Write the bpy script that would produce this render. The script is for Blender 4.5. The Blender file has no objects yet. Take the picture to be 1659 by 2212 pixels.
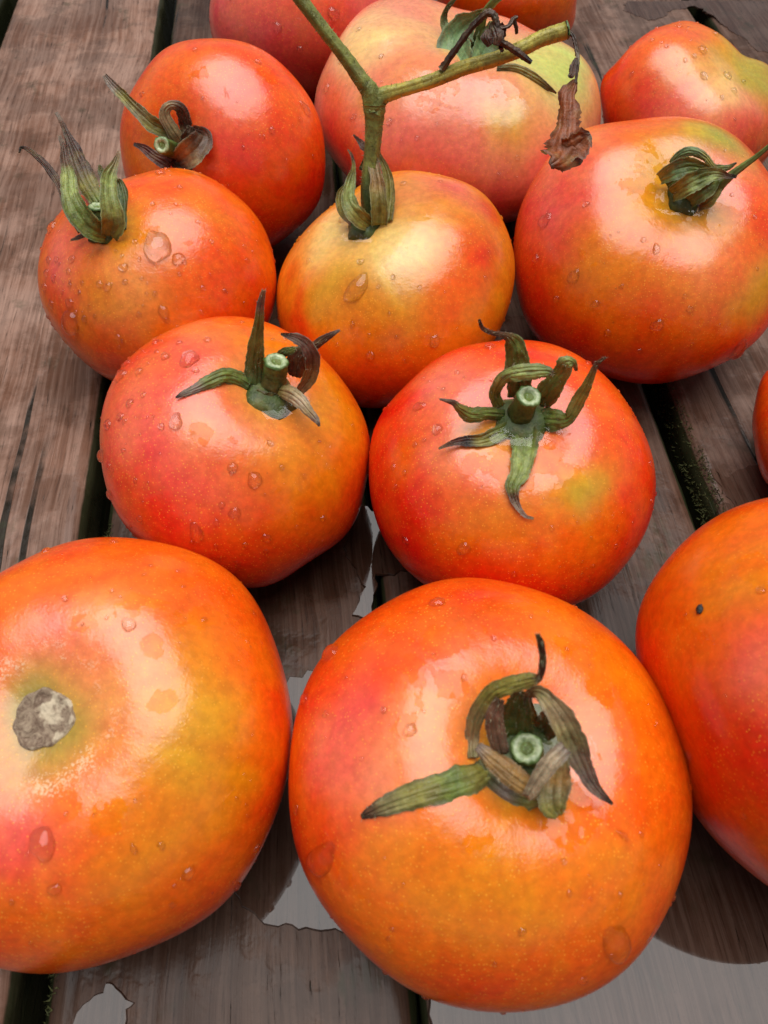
import bpy, math, random
import numpy as np

# ------------------------------------------------------------------ camera, sky, sun, exposure
scene = bpy.context.scene
COL = scene.collection
cam_d = bpy.data.cameras.new("camera")
cam_d.sensor_fit = 'VERTICAL'
cam_d.sensor_height = 36.0
cam_d.lens = 36.0 * 1600.0 / 2212.0
cam_d.clip_start = 0.005
cam_d.clip_end = 100.0
cam_d.dof.use_dof = True
cam_d.dof.focus_distance = 0.262
cam_d.dof.aperture_fstop = 22.0
cam = bpy.data.objects.new("camera", cam_d)
cam.location = (0, 0, 0.245)
cam.rotation_euler = (math.radians(90 - 57.5), 0, 0)
COL.objects.link(cam)
scene.camera = cam

SUN_DIR = np.array([0.05, 0.20, 0.98]); SUN_DIR /= np.linalg.norm(SUN_DIR)
world = bpy.data.worlds.new("World")
scene.world = world
world.use_nodes = True
wn = world.node_tree; wn.nodes.clear()
sky = wn.nodes.new("ShaderNodeTexSky"); sky.sky_type = 'NISHITA'; sky.sun_disc = False
sky.sun_elevation = math.asin(SUN_DIR[2])
sky.sun_rotation = math.atan2(SUN_DIR[0], SUN_DIR[1])
sky.dust_density = 2.0; sky.air_density = 1.0; sky.ozone_density = 1.0
hs = wn.nodes.new("ShaderNodeHueSaturation"); hs.inputs['Saturation'].default_value = 0.35   # overcast: grey-white sky
bg = wn.nodes.new("ShaderNodeBackground"); bg.inputs['Strength'].default_value = 0.05
wo = wn.nodes.new("ShaderNodeOutputWorld")
wn.links.new(sky.outputs[0], hs.inputs['Color']); wn.links.new(hs.outputs[0], bg.inputs['Color'])
wn.links.new(bg.outputs[0], wo.inputs[0])

sun_d = bpy.data.lights.new("sun", 'SUN')
sun_d.energy = 2.9; sun_d.angle = math.radians(58); sun_d.color = (1.0, 0.985, 0.965)
sun = bpy.data.objects.new("sun", sun_d)
COL.objects.link(sun)
from mathutils import Vector
sun.rotation_euler = Vector(SUN_DIR).to_track_quat('Z', 'Y').to_euler()
sun.location = (0, 0, 3)

scene.view_settings.view_transform = 'Standard'
scene.view_settings.look = 'None'
scene.view_settings.exposure = 0.42
scene.view_settings.gamma = 1.0
scene.cycles.max_bounces = 10
scene.cycles.transmission_bounces = 8
scene.cycles.transparent_max_bounces = 12
scene.cycles.caustics_refractive = True
scene.cycles.caustics_reflective = False
scene.cycles.blur_glossy = 0.3

# ------------------------------------------------------------------ measured data (world metres)
TOM = {
 'A': {
  'x': 0.02739,
  'y': 0.04789,
  'R': 0.05361,
  'sq': 0.78433,
  'ax': [0.1817, -0.0439, 0.9824],
  'n': 5,
  'lobe': 0.012,
  'seed': 1,
  'dd': 0.19,
  'dw': 0.34,
  'bumps': [
   [[-0.35,0.9,0.24],0.33,0.0093],
   [[-0.64,0.74,0.2],0.33,-0.0062],
   [[-0.77,0.63,0.11],0.33,0.0033],
   [[-0.9,0.44,0.07],0.33,0.0074],
   [[-0.96,0.28,-0.07],0.33,0.0016],
   [[-0.99,0.11,-0.07],0.33,-0.0039],
   [[-0.99,-0.11,-0.11],0.33,-0.0049],
   [[-0.92,-0.39,-0.07],0.33,0.0033],
   [[-0.65,-0.75,-0.07],0.33,-0.0191],
   [[-0.41,-0.91,-0.02],0.33,0.0156],
   [[-0.09,-1.0,0.02],0.33,0.0016],
   [[0.14,-0.98,0.11],0.33,-0.0054],
   [[0.3,-0.94,0.15],0.33,-0.0029],
   [[0.4,-0.88,0.24],0.33,0.0021],
   [[0.55,-0.81,0.2],0.33,0.0068],
   [[0.71,-0.66,0.24],0.33,0.0017],
   [[0.92,-0.16,0.37],0.33,0.0035],
   [[0.91,0.05,0.41],0.33,-0.0095],
   [[0.66,0.6,0.45],0.33,0.0117],
   [[0.52,0.75,0.41],0.33,-0.0063],
   [[0.18,0.91,0.37],0.33,-0.0206],
   [[-0.14,0.94,0.33],0.33,0.0119],
   [[-0.6,0.78,0.2],0.33,-0.0049],
   [[0.51,0.74,0.45],0.33,-0.003],
   [[-0.14,0.95,0.28],0.33,0.0052],
  ],
  'base': ['O', 'R2'],
  'blobs': [
   [0.45,0.34,0.83,0.363,'OY',0.45],
   [-0.16,-0.65,0.74,0.342,'OY',0.75],
   [0.32,-0.35,0.88,0.378,'O',0.9],
   [0.34,-0.52,0.79,0.224,'OY',0.6],
   [-0.15,-0.53,0.84,0.271,'OY',0.8],
   [-0.12,-0.89,0.45,0.222,'R2',0.7],
   [-0.56,-0.49,0.67,0.202,'OY',0.6],
   [-0.76,0.05,0.65,0.259,'P',0.8],
   [-0.63,-0.19,0.75,0.151,'PK',0.7],
   [-0.86,0.39,0.32,0.223,'R2',0.8],
   [-0.89,0.0,0.46,0.184,'P',0.7],
   [-0.84,-0.3,0.45,0.157,'R2',0.7],
   [-0.39,0.07,0.92,0.234,'PY',0.6],
   [-0.21,0.69,0.69,0.245,'R',0.6],
   [-0.29,0.39,0.87,0.165,'P',0.5],
   [-0.05,-0.02,1.0,0.249,'Y',0.65],
   [-0.07,-0.06,1.0,0.168,'G',0.45],
   [-0.94,-0.3,0.17,0.145,'R',0.7],
  ],
  'wet': [
   [-0.64,0.24,0.73,0.102],
   [-0.34,0.23,0.91,0.09],
   [0.34,0.23,0.91,0.103],
   [-0.5,-0.23,0.84,0.084],
   [-0.26,-0.41,0.87,0.109],
   [0.11,-0.29,0.95,0.151],
   [-0.42,0.4,0.82,0.186],
   [-0.25,0.47,0.85,0.126],
   [-0.55,0.05,0.84,0.058],
   [-0.83,-0.42,0.37,0.117],
  ],
  'drops': [
   [-0.531,0.036,0.846,0.00145,1.0],
   [-0.349,0.685,0.639,0.00192,1.0],
   [-0.823,0.492,0.286,0.00268,1.0],
   [-0.938,0.282,0.2,0.00168,1.0],
   [-0.863,0.157,0.48,0.0009,1.0],
   [-0.633,0.13,0.764,0.00085,1.0],
   [0.851,0.019,0.525,0.00212,1.0],
   [0.352,-0.732,0.584,0.00343,1.4],
   [0.355,-0.355,0.865,0.00081,1.8],
   [-0.958,-0.219,0.183,0.00112,1.0],
   [-0.839,-0.428,0.336,0.00316,1.6],
   [-0.536,-0.536,0.652,0.00049,1.0],
   [0.338,-0.566,0.752,0.0007,1.0],
   [-0.29,0.265,0.92,0.00087,1.0],
   [0.238,-0.862,0.449,0.00121,1.0],
   [0.066,0.587,0.807,0.00082,1.0],
   [-0.72,-0.065,0.691,0.00063,1.0],
   [0.633,0.13,0.764,0.00068,1.0],
   [0.834,-0.113,0.54,0.00103,1.0],
  ],
  'fine': 70,
  'ribs': [
   ['sepal', [[0.02423, 0.04134, 0.07517, 0.00236], [0.02026, 0.03852, 0.07752, 0.00308], [0.01542, 0.03653, 0.07898, 0.00323], [0.00815, 0.03452, 0.07908, 0.00283], [0.00062, 0.03254, 0.07638, 0.00218], [-0.00282, 0.03146, 0.0745, 0.00143], [-0.00495, 0.03069, 0.07276, 0.00054]], ['olive', 'olive', 'green', 'olive', 'olivetan', 'brown', 'dark'], 0.25],
   ['sepal', [[0.01974, 0.04231, 0.07741, 0.00136], [0.0198, 0.0462, 0.07735, 0.00168], [0.0201, 0.04899, 0.08387, 0.00183], [0.02242, 0.0519, 0.09047, 0.00197], [0.02569, 0.05263, 0.09449, 0.00194], [0.02972, 0.05303, 0.09712, 0.00155], [0.03167, 0.05279, 0.09934, 0.00081], [0.03175, 0.05427, 0.10384, 0.0007], [0.03055, 0.05569, 0.10949, 0.00072], [0.02924, 0.05623, 0.11339, 0.00044]], ['olivetan', 'tan', 'olivetan', 'olive', 'olive', 'olive', 'brown', 'dark', 'dark', 'dark'], 0.3],
   ['sepal', [[0.03444, 0.05042, 0.07649, 0.00121], [0.03108, 0.05224, 0.08831, 0.00095], [0.03269, 0.05138, 0.0937, 0.00148], [0.03591, 0.04719, 0.0934, 0.00255], [0.03908, 0.04286, 0.08946, 0.00275], [0.04208, 0.03928, 0.08362, 0.00215], [0.04555, 0.03586, 0.07788, 0.00133], [0.04998, 0.03322, 0.07383, 0.00031]], ['olive', 'brown', 'olivetan', 'tan', 'olivetan', 'tangrey', 'tangrey', 'dark'], -0.3],
   ['sepal', [[0.02653, 0.04353, 0.07412, 0.00199], [0.02468, 0.04667, 0.08121, 0.00204], [0.0237, 0.04872, 0.08726, 0.0018], [0.02437, 0.05062, 0.09203, 0.00102]], ['rose', 'rose', 'rose', 'brown'], 0.25],
   ['sepal', [[0.01985, 0.04259, 0.08573, 0.00093], [0.02273, 0.03972, 0.08627, 0.00203], [0.02625, 0.03683, 0.08562, 0.00247], [0.02992, 0.03451, 0.08414, 0.0022], [0.03233, 0.03318, 0.0821, 0.00129]], ['tangrey', 'tanor', 'tanor', 'tanor', 'tan'], 0.3],
   ['sepal', [[0.02973, 0.03281, 0.08306, 0.00092], [0.03185, 0.03566, 0.08843, 0.00162], [0.03414, 0.03829, 0.09128, 0.00187], [0.03706, 0.04066, 0.09161, 0.00144]], ['paper', 'paper', 'paper', 'tangrey'], -0.45],
   ['sepal', [[0.0383, 0.04202, 0.07706, 0.00254], [0.03615, 0.037, 0.08098, 0.00357], [0.0355, 0.0334, 0.08105, 0.00353], [0.03588, 0.0312, 0.07966, 0.0026], [0.03704, 0.03008, 0.07776, 0.00093]], ['olivetan', 'tanor', 'olivetan', 'olive', 'olive'], -0.25],
   ['sepal', [[0.02137, 0.04213, 0.07664, 0.00157], [0.02347, 0.03809, 0.07613, 0.00271], [0.02682, 0.0353, 0.07532, 0.00289], [0.03108, 0.03403, 0.07434, 0.00231], [0.03413, 0.03329, 0.07624, 0.00095]], ['dolive', 'dolive', 'tangrey', 'olive', 'olive'], 0.3],
   ['sepal', [[0.0311, 0.04678, 0.07231, 0.00284], [0.02986, 0.04983, 0.07848, 0.00378], [0.02993, 0.05224, 0.08594, 0.00289], [0.0307, 0.0532, 0.08893, 0.00114]], ['dgreen', 'dgreen', 'dgreen', 'dolive'], -0.3],
   ['sepal', [[0.03628, 0.04924, 0.07218, 0.00246], [0.03721, 0.04983, 0.07848, 0.00298], [0.03687, 0.05094, 0.08512, 0.00173]], ['dgreen', 'dolive', 'brown'], -0.2],
  ],
  'tubes': [
   ['stem', [[0.03399, 0.04448, 0.06559, 0.00354], [0.03294, 0.04458, 0.07158, 0.00356], [0.03205, 0.04453, 0.07629, 0.00352]], ['dgreen', 'green', 'green']],
  ],
  'pool': [3.0, 14],
  'label': 'big orange-red tomato nearest the camera, wilted brown calyx curled round a cut stem',
 },
 'B': {
  'x': -0.0802,
  'y': 0.0578,
  'R': 0.05636,
  'sq': 0.74473,
  'ax': [-0.0007, -0.1543, 0.988],
  'n': 6,
  'lobe': 0.02,
  'seed': 2,
  'dd': 0.17,
  'dw': 0.36,
  'bumps': [
   [[-0.24,0.91,0.33],0.33,0.0065],
   [[-0.14,0.95,0.28],0.33,0.0147],
   [[0.08,0.97,0.24],0.33,0.013],
   [[0.56,0.82,0.11],0.33,0.0103],
   [[0.69,0.72,0.07],0.33,0.0236],
   [[0.87,0.49,0.02],0.33,0.0031],
   [[0.96,0.28,-0.02],0.33,-0.0118],
   [[0.99,0.11,-0.02],0.33,-0.0112],
   [[1.0,-0.06,-0.07],0.33,-0.0092],
   [[0.97,-0.23,-0.07],0.33,-0.0064],
   [[0.69,-0.72,-0.07],0.33,0.0316],
   [[0.47,-0.88,0.02],0.33,-0.0245],
   [[0.14,-0.99,0.07],0.33,-0.0051],
   [[-0.09,-0.99,0.07],0.33,0.0308],
   [[-0.25,-0.95,0.2],0.33,-0.0149],
   [[-0.48,0.8,0.37],0.33,-0.0406],
   [[0.47,-0.88,-0.02],0.33,-0.008],
   [[-0.47,0.78,0.41],0.33,-0.0135],
  ],
  'base': ['O', 'R'],
  'blobs': [
   [0.63,0.14,0.76,0.318,'OY',1.0],
   [0.65,-0.12,0.75,0.269,'Y',0.85],
   [0.81,-0.15,0.57,0.179,'OY',0.7],
   [0.5,-0.52,0.69,0.277,'OY',0.9],
   [0.77,0.39,0.51,0.194,'O',0.9],
   [0.05,0.31,0.95,0.239,'P',0.95],
   [-0.0,-0.42,0.91,0.181,'P',0.9],
   [0.22,0.47,0.86,0.163,'PY',0.8],
   [0.26,0.09,0.96,0.213,'PY',0.8],
   [0.03,-0.02,1.0,0.291,'PY',0.7],
   [0.03,-0.02,1.0,0.19,'G',0.95],
   [0.03,-0.02,1.0,0.144,'OB',0.65],
   [0.04,0.78,0.63,0.198,'O',0.9],
   [-0.13,0.42,0.9,0.141,'O',0.7],
   [0.95,0.04,0.32,0.129,'R2',0.8],
   [0.72,-0.63,0.29,0.179,'O',0.6],
  ],
  'wet': [
   [0.62,0.47,0.63,0.106],
   [0.12,0.41,0.91,0.08],
   [0.43,0.29,0.86,0.08],
   [0.35,-0.38,0.86,0.109],
   [0.5,0.08,0.86,0.077],
   [0.15,-0.35,0.93,0.109],
   [0.08,-0.48,0.87,0.072],
  ],
  'drops': [
   [0.012,0.517,0.856,0.00092,1.0],
   [0.208,0.553,0.807,0.0007,1.0],
   [0.313,0.651,0.691,0.00072,1.0],
   [0.313,0.393,0.865,0.0017,1.0],
   [0.098,-0.477,0.873,0.00263,1.3],
   [0.323,0.71,0.625,0.00074,1.0],
   [0.533,-0.487,0.691,0.00094,1.0],
   [0.434,-0.496,0.752,0.00072,1.8],
   [0.147,-0.643,0.752,0.00142,1.0],
   [0.622,-0.594,0.51,0.0015,1.0],
   [0.214,0.42,0.882,0.00057,1.0],
   [0.118,0.392,0.913,0.00045,1.0],
   [0.437,0.696,0.569,0.00074,1.0],
   [0.08,0.89,0.449,0.00104,1.0],
   [-0.257,0.856,0.449,0.00129,1.0],
   [0.854,-0.511,0.096,0.00119,1.0],
   [0.753,-0.658,0.009,0.00107,1.0],
   [0.046,-0.516,0.856,0.00071,1.0],
   [0.177,-0.368,0.913,0.00061,1.0],
   [0.286,-0.375,0.882,0.00051,1.0],
  ],
  'fine': 60,
  'ribs': [],
  'tubes': [],
  'pool': None,
  'label': 'orange tomato without any calyx, showing a round grey corky stem scar',
 },
 'C': {
  'x': 0.12022,
  'y': 0.06288,
  'R': 0.05684,
  'sq': 0.90329,
  'ax': [0.6395, 0.2991, 0.7082],
  'n': 5,
  'lobe': 0.02,
  'seed': 3,
  'bumps': [
   [[-0.65,-0.17,-0.74],0.55,-0.13],
   [[-0.69,0.63,0.37],0.33,0.0103],
   [[-0.71,0.66,0.24],0.33,0.004],
   [[-0.77,0.63,0.07],0.33,-0.0023],
   [[-0.77,0.62,-0.15],0.33,-0.0069],
   [[-0.75,0.61,-0.24],0.33,-0.0072],
   [[-0.7,0.45,-0.56],0.33,0.0177],
   [[-0.19,-0.24,-0.95],0.33,0.0073],
   [[-0.11,-0.33,-0.94],0.33,0.0098],
   [[-0.02,-0.65,-0.76],0.33,-0.0158],
   [[-0.78,0.56,-0.28],0.33,-0.0021],
   [[-0.74,0.54,-0.41],0.33,-0.0016],
   [[0.05,-0.61,-0.79],0.33,-0.0065],
  ],
  'base': ['O', 'R2'],
  'blobs': [
   [-0.91,-0.41,-0.01,0.21,'P',0.95],
   [-0.75,-0.52,-0.42,0.257,'R',0.9],
   [-0.74,-0.62,-0.27,0.192,'R2',0.7],
   [-0.99,-0.04,-0.13,0.254,'O',0.8],
   [-0.97,-0.04,0.23,0.205,'OY',0.7],
   [-0.88,0.04,-0.48,0.126,'R2',0.6],
  ],
  'wet': [
   [-0.96,0.02,0.27,0.132],
   [-1.0,-0.04,0.06,0.076],
  ],
  'drops': [
   [-0.972,-0.087,0.218,0.00094,1.0],
   [-0.58,-0.635,-0.51,0.00083,1.0],
   [-0.912,-0.366,-0.183,0.00052,1.0],
  ],
  'fine': 25,
  'ribs': [],
  'tubes': [],
  'pool': None,
  'label': 'smooth orange-red tomato cut by the right edge, black crumb on it, no calyx in view',
 },
 'D': {
  'x': 0.17235,
  'y': 0.17202,
  'R': 0.0359,
  'sq': 0.80831,
  'ax': [0.2726, 0.0427, 0.9612],
  'n': 5,
  'lobe': 0.02,
  'seed': 4,
  'bumps': [
   [[-0.82,0.53,-0.24],0.33,-0.0444],
   [[-0.8,0.34,-0.49],0.33,-0.0063],
   [[-0.76,0.13,-0.63],0.33,-0.029],
   [[-0.68,-0.08,-0.73],0.33,-0.0016],
   [[-0.61,-0.3,-0.73],0.33,0.0531],
   [[-0.8,0.58,-0.11],0.33,0.0018],
   [[-0.74,0.68,0.02],0.33,0.0574],
   [[-0.7,-0.12,-0.7],0.33,-0.0076],
  ],
  'base': ['O2', 'R2'],
  'blobs': [
   [-0.95,0.29,0.1,0.189,'O',0.5],
  ],
  'wet': [],
  'drops': [],
  'fine': 20,
  'ribs': [],
  'tubes': [],
  'pool': None,
  'label': 'small sliver of a red tomato at the right edge, above the smooth big one',
 },
 'E': {
  'x': 0.04296,
  'y': 0.14763,
  'R': 0.04865,
  'sq': 0.8146,
  'ax': [-0.0289, -0.1009, 0.9945],
  'n': 5,
  'lobe': 0.012,
  'seed': 5,
  'dd': 0.13,
  'dw': 0.36,
  'bumps': [
   [[-1.0,0.06,0.07],0.33,-0.0097],
   [[-0.9,0.38,0.2],0.33,0.022],
   [[-0.73,0.6,0.33],0.33,-0.036],
   [[-0.42,0.79,0.45],0.33,0.0302],
   [[0.21,0.8,0.56],0.33,0.0079],
   [[0.39,0.73,0.56],0.33,0.0099],
   [[0.71,0.51,0.49],0.33,0.0051],
   [[0.88,0.26,0.41],0.33,-0.0222],
   [[0.96,0.0,0.28],0.33,-0.0128],
   [[0.95,-0.22,0.2],0.33,-0.0039],
   [[0.9,-0.44,0.07],0.33,0.0065],
   [[0.7,-0.72,-0.02],0.33,0.0019],
   [[-0.98,-0.17,-0.02],0.33,-0.0037],
   [[-0.89,-0.44,-0.11],0.33,-0.0048],
   [[-0.68,-0.7,-0.2],0.33,-0.002],
   [[0.41,-0.9,-0.15],0.33,0.0146],
   [[0.61,-0.79,-0.07],0.33,0.0054],
   [[0.85,0.2,0.49],0.33,-0.0062],
   [[0.93,-0.05,0.37],0.33,0.0027],
   [[0.95,-0.28,0.15],0.33,-0.0017],
  ],
  'base': ['R2', 'R'],
  'blobs': [
   [0.29,-0.64,0.72,0.331,'OY',0.7],
   [-0.8,-0.38,0.46,0.297,'R',0.7],
   [-0.38,-0.25,0.89,0.253,'P',0.9],
   [-0.47,0.25,0.85,0.238,'PK',0.7],
   [0.63,0.24,0.74,0.39,'O',0.9],
   [0.35,-0.46,0.82,0.235,'Y',0.9],
   [0.42,-0.48,0.77,0.139,'G',0.5],
   [-0.18,-0.64,0.75,0.303,'OY',0.85],
   [0.15,-0.75,0.64,0.194,'O',0.7],
   [-0.71,-0.21,0.67,0.175,'O',0.7],
   [-0.04,-0.19,0.98,0.367,'PY',0.6],
   [-0.21,-0.09,0.97,0.157,'Y',0.6],
   [-0.02,-0.89,0.45,0.254,'R',0.5],
  ],
  'wet': [
   [0.01,-0.29,0.96,0.307],
   [0.26,-0.46,0.85,0.193],
   [-0.3,-0.32,0.9,0.112],
  ],
  'drops': [
   [-0.53,-0.048,0.846,0.00169,1.0],
   [-0.635,0.175,0.752,0.0016,1.3],
   [-0.386,-0.758,0.525,0.00193,1.0],
   [-0.152,0.668,0.728,0.00198,1.0],
   [-0.736,-0.258,0.625,0.00085,1.0],
   [0.519,0.568,0.639,0.00122,1.0],
   [0.855,-0.155,0.495,0.00087,1.0],
   [0.866,-0.37,0.336,0.00088,1.0],
   [-0.811,-0.185,0.555,0.00102,1.0],
   [-0.387,0.387,0.837,0.00103,1.0],
   [-0.176,0.295,0.939,0.00072,1.0],
   [-0.732,-0.611,0.302,0.00116,1.0],
   [-0.081,-0.898,0.433,0.00096,1.0],
   [0.567,-0.711,0.417,0.00084,1.0],
   [-0.611,-0.097,0.786,0.00071,1.0],
   [0.331,0.378,0.865,0.00087,1.0],
  ],
  'fine': 90,
  'ribs': [
   ['sepal', [[0.04179, 0.14131, 0.07126, 0.00368], [0.04144, 0.13463, 0.0715, 0.00407], [0.0405, 0.12884, 0.07144, 0.00374], [0.03893, 0.12419, 0.0706, 0.003], [0.03703, 0.12078, 0.06933, 0.0022], [0.03732, 0.11792, 0.0679, 0.00149], [0.03869, 0.11515, 0.06636, 0.00084], [0.04062, 0.11322, 0.06514, 0.00056], [0.0429, 0.11261, 0.06479, 0.00035]], ['dgreen', 'green', 'lgreen', 'lgreen', 'green', 'brown', 'tangrey', 'tangrey', 'tan'], -0.2],
   ['sepal', [[0.03845, 0.14122, 0.07137, 0.00184], [0.03373, 0.13792, 0.0717, 0.00237], [0.02881, 0.13552, 0.07183, 0.00199], [0.02447, 0.13537, 0.07173, 0.00154], [0.02012, 0.13475, 0.07135, 0.0009], [0.01614, 0.13338, 0.07047, 0.00029]], ['green', 'green', 'olive', 'dark', 'brown', 'brown'], -0.25],
   ['sepal', [[0.03634, 0.14437, 0.07273, 0.00184], [0.03112, 0.14273, 0.07524, 0.00209], [0.02568, 0.14048, 0.07736, 0.00224], [0.02207, 0.14068, 0.07986, 0.00142], [0.02002, 0.14152, 0.08158, 0.00085], [0.01605, 0.14175, 0.08291, 0.00028]], ['dgreen', 'green', 'green', 'olive', 'brown', 'tangrey'], 0.35],
   ['sepal', [[0.04131, 0.14938, 0.07474, 0.0037], [0.03984, 0.15024, 0.0824, 0.00396], [0.03841, 0.15255, 0.08861, 0.00336], [0.03699, 0.15365, 0.09287, 0.00261], [0.03423, 0.15334, 0.09623, 0.00095], [0.03001, 0.15185, 0.09883, 0.00064], [0.02704, 0.15149, 0.10098, 0.0006], [0.02578, 0.15196, 0.10365, 0.00033]], ['dgreen', 'dgreen', 'green', 'green', 'brown', 'brown', 'brown', 'dark'], 0.25],
   ['sepal', [[0.03486, 0.14623, 0.07391, 0.00184], [0.03279, 0.14696, 0.07912, 0.00181], [0.03419, 0.1461, 0.08687, 0.00193], [0.03751, 0.1452, 0.08986, 0.00224], [0.04248, 0.14494, 0.09088, 0.00223], [0.04592, 0.14494, 0.09088, 0.00163], [0.04747, 0.1445, 0.0906, 0.0006]], ['green', 'green', 'lgreen', 'lgreen', 'lgreen', 'green', 'brown'], 0.3],
   ['sepal', [[0.04665, 0.14685, 0.07431, 0.0035], [0.04863, 0.14683, 0.08141, 0.00323], [0.05066, 0.14728, 0.08763, 0.00254], [0.05107, 0.14711, 0.09226, 0.00215], [0.05357, 0.14753, 0.09134, 0.00104], [0.05504, 0.14788, 0.088, 0.00049]], ['dgreen', 'green', 'green', 'lgreen', 'green', 'brown'], 0.3],
   ['sepal', [[0.04669, 0.14355, 0.07199, 0.0035], [0.05052, 0.14055, 0.07504, 0.00317], [0.05358, 0.13893, 0.07756, 0.00196], [0.05556, 0.14049, 0.0833, 0.00201], [0.05716, 0.14179, 0.09006, 0.00137], [0.05823, 0.14301, 0.09557, 0.0007], [0.05985, 0.14257, 0.09885, 0.00033]], ['dgreen', 'green', 'green', 'olive', 'olive', 'brown', 'brown'], 0.3],
  ],
  'tubes': [
   ['stem', [[0.04168, 0.14506, 0.06842, 0.00431], [0.04113, 0.14437, 0.07273, 0.00405], [0.04128, 0.14356, 0.07814, 0.0036], [0.04176, 0.14286, 0.08244, 0.00345]], ['dolive', 'dgreen', 'dgreen', 'green']],
  ],
  'pool': [2.1, 12],
  'label': 'red-orange tomato whose green calyx spreads open like a star around an upright cut stem',
 },
 'F': {
  'x': -0.05003,
  'y': 0.15837,
  'R': 0.04744,
  'sq': 0.8159,
  'ax': [0.4419, -0.0516, 0.8956],
  'n': 5,
  'lobe': 0.012,
  'seed': 6,
  'dd': 0.13,
  'dw': 0.34,
  'bumps': [
   [[-0.99,-0.11,-0.02],0.33,-0.0016],
   [[-0.93,0.33,0.15],0.33,0.0108],
   [[-0.83,0.47,0.28],0.33,-0.0091],
   [[-0.64,0.66,0.41],0.33,-0.0064],
   [[-0.41,0.77,0.49],0.33,0.0096],
   [[-0.16,0.81,0.56],0.33,0.0242],
   [[0.36,0.68,0.63],0.33,-0.0183],
   [[0.7,0.39,0.6],0.33,-0.0085],
   [[0.88,0.15,0.45],0.33,0.0069],
   [[0.94,-0.16,0.28],0.33,-0.0352],
   [[0.93,-0.33,0.15],0.33,0.0068],
   [[0.81,-0.59,0.02],0.33,0.0196],
   [[0.65,-0.75,-0.11],0.33,-0.0279],
   [[0.3,-0.92,-0.24],0.33,0.0542],
   [[-0.93,-0.33,-0.15],0.33,-0.0201],
   [[-0.79,-0.57,-0.24],0.33,-0.0018],
   [[-0.63,-0.72,-0.28],0.33,0.0109],
   [[0.81,-0.59,0.07],0.33,0.0087],
   [[0.56,-0.82,-0.11],0.33,-0.0187],
  ],
  'base': ['O2', 'R'],
  'blobs': [
   [0.25,-0.59,0.76,0.329,'OY',0.6],
   [-0.66,-0.44,0.61,0.547,'P',0.95],
   [-0.65,-0.71,0.27,0.294,'R2',0.8],
   [0.36,0.12,0.93,0.447,'OY',1.0],
   [0.33,-0.08,0.94,0.25,'Y',0.4],
   [0.19,-0.42,0.89,0.389,'OY',0.8],
   [-0.32,0.4,0.86,0.344,'OY',0.6],
   [-0.43,-0.39,0.82,0.23,'PY',0.7],
   [-0.05,-0.2,0.98,0.24,'PK',0.5],
   [0.01,-0.01,1.0,0.231,'Y',0.7],
   [-0.23,0.11,0.97,0.183,'PY',0.5],
   [0.15,0.14,0.98,0.189,'O',0.7],
   [-0.59,0.29,0.75,0.215,'P',0.6],
   [0.13,-0.93,0.35,0.363,'R2',0.7],
  ],
  'wet': [
   [-0.42,-0.42,0.81,0.1],
   [-0.23,-0.46,0.86,0.087],
   [0.0,0.36,0.93,0.191],
   [-0.68,-0.27,0.68,0.073],
  ],
  'drops': [
   [-0.562,0.128,0.817,0.00285,1.1],
   [-0.701,0.177,0.691,0.00158,1.0],
   [-0.836,0.094,0.54,0.00144,1.0],
   [-0.566,-0.338,0.752,0.00178,1.5],
   [-0.191,-0.588,0.786,0.0015,1.0],
   [-0.043,-0.631,0.775,0.00221,1.0],
   [0.009,-0.393,0.92,0.00098,1.0],
   [-0.291,-0.896,0.336,0.0021,1.5],
   [-0.109,-0.805,0.584,0.00166,1.0],
   [0.139,-0.875,0.464,0.00142,1.0],
   [-0.195,-0.855,0.48,0.00097,1.0],
   [-0.871,-0.469,0.149,0.00128,1.0],
   [-0.93,0.147,0.336,0.00221,1.0],
   [-0.936,-0.351,0.026,0.00219,1.0],
   [-0.908,0.273,0.319,0.00135,1.0],
   [-0.766,0.39,0.51,0.00135,1.0],
   [-0.944,-0.215,0.252,0.00173,1.0],
   [-0.818,-0.567,-0.096,0.00161,1.0],
   [-0.462,0.32,0.827,0.00132,1.0],
   [-0.639,-0.362,0.679,0.00109,1.0],
   [-0.196,-0.777,0.598,0.00096,1.0],
   [0.107,-0.522,0.846,0.00084,1.0],
   [0.268,-0.526,0.807,0.00085,1.0],
   [-0.619,-0.777,0.114,0.00113,1.0],
   [-0.846,-0.154,0.51,0.00141,1.0],
   [-0.881,-0.222,0.417,0.00127,1.0],
   [-0.781,-0.124,0.612,0.00098,1.0],
   [-0.516,0.035,0.856,0.00113,1.0],
   [0.495,-0.681,0.54,0.00118,1.0],
   [-0.629,0.303,0.716,0.00102,1.0],
   [0.021,-0.923,0.385,0.00085,1.0],
  ],
  'fine': 170,
  'ribs': [
   ['sepal', [[-0.04147, 0.1565, 0.07217, 0.00209], [-0.04514, 0.1568, 0.07542, 0.00263], [-0.04862, 0.1552, 0.07796, 0.0025], [-0.0526, 0.15227, 0.07846, 0.00211], [-0.056, 0.14998, 0.0783, 0.00146], [-0.05938, 0.14806, 0.07829, 0.001], [-0.06182, 0.14671, 0.07791, 0.00025]], ['dgreen', 'green', 'green', 'green', 'tangrey', 'tangrey', 'dark'], 0.3],
   ['sepal', [[-0.04082, 0.15691, 0.07171, 0.00286], [-0.03988, 0.16013, 0.07754, 0.00291], [-0.0381, 0.16146, 0.0855, 0.0022], [-0.03635, 0.16248, 0.09327, 0.00146], [-0.03499, 0.16281, 0.09941, 0.00104], [-0.03347, 0.16288, 0.10419, 0.00058]], ['dgreen', 'dgreen', 'green', 'green', 'tangrey', 'tan'], 0.3],
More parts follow.
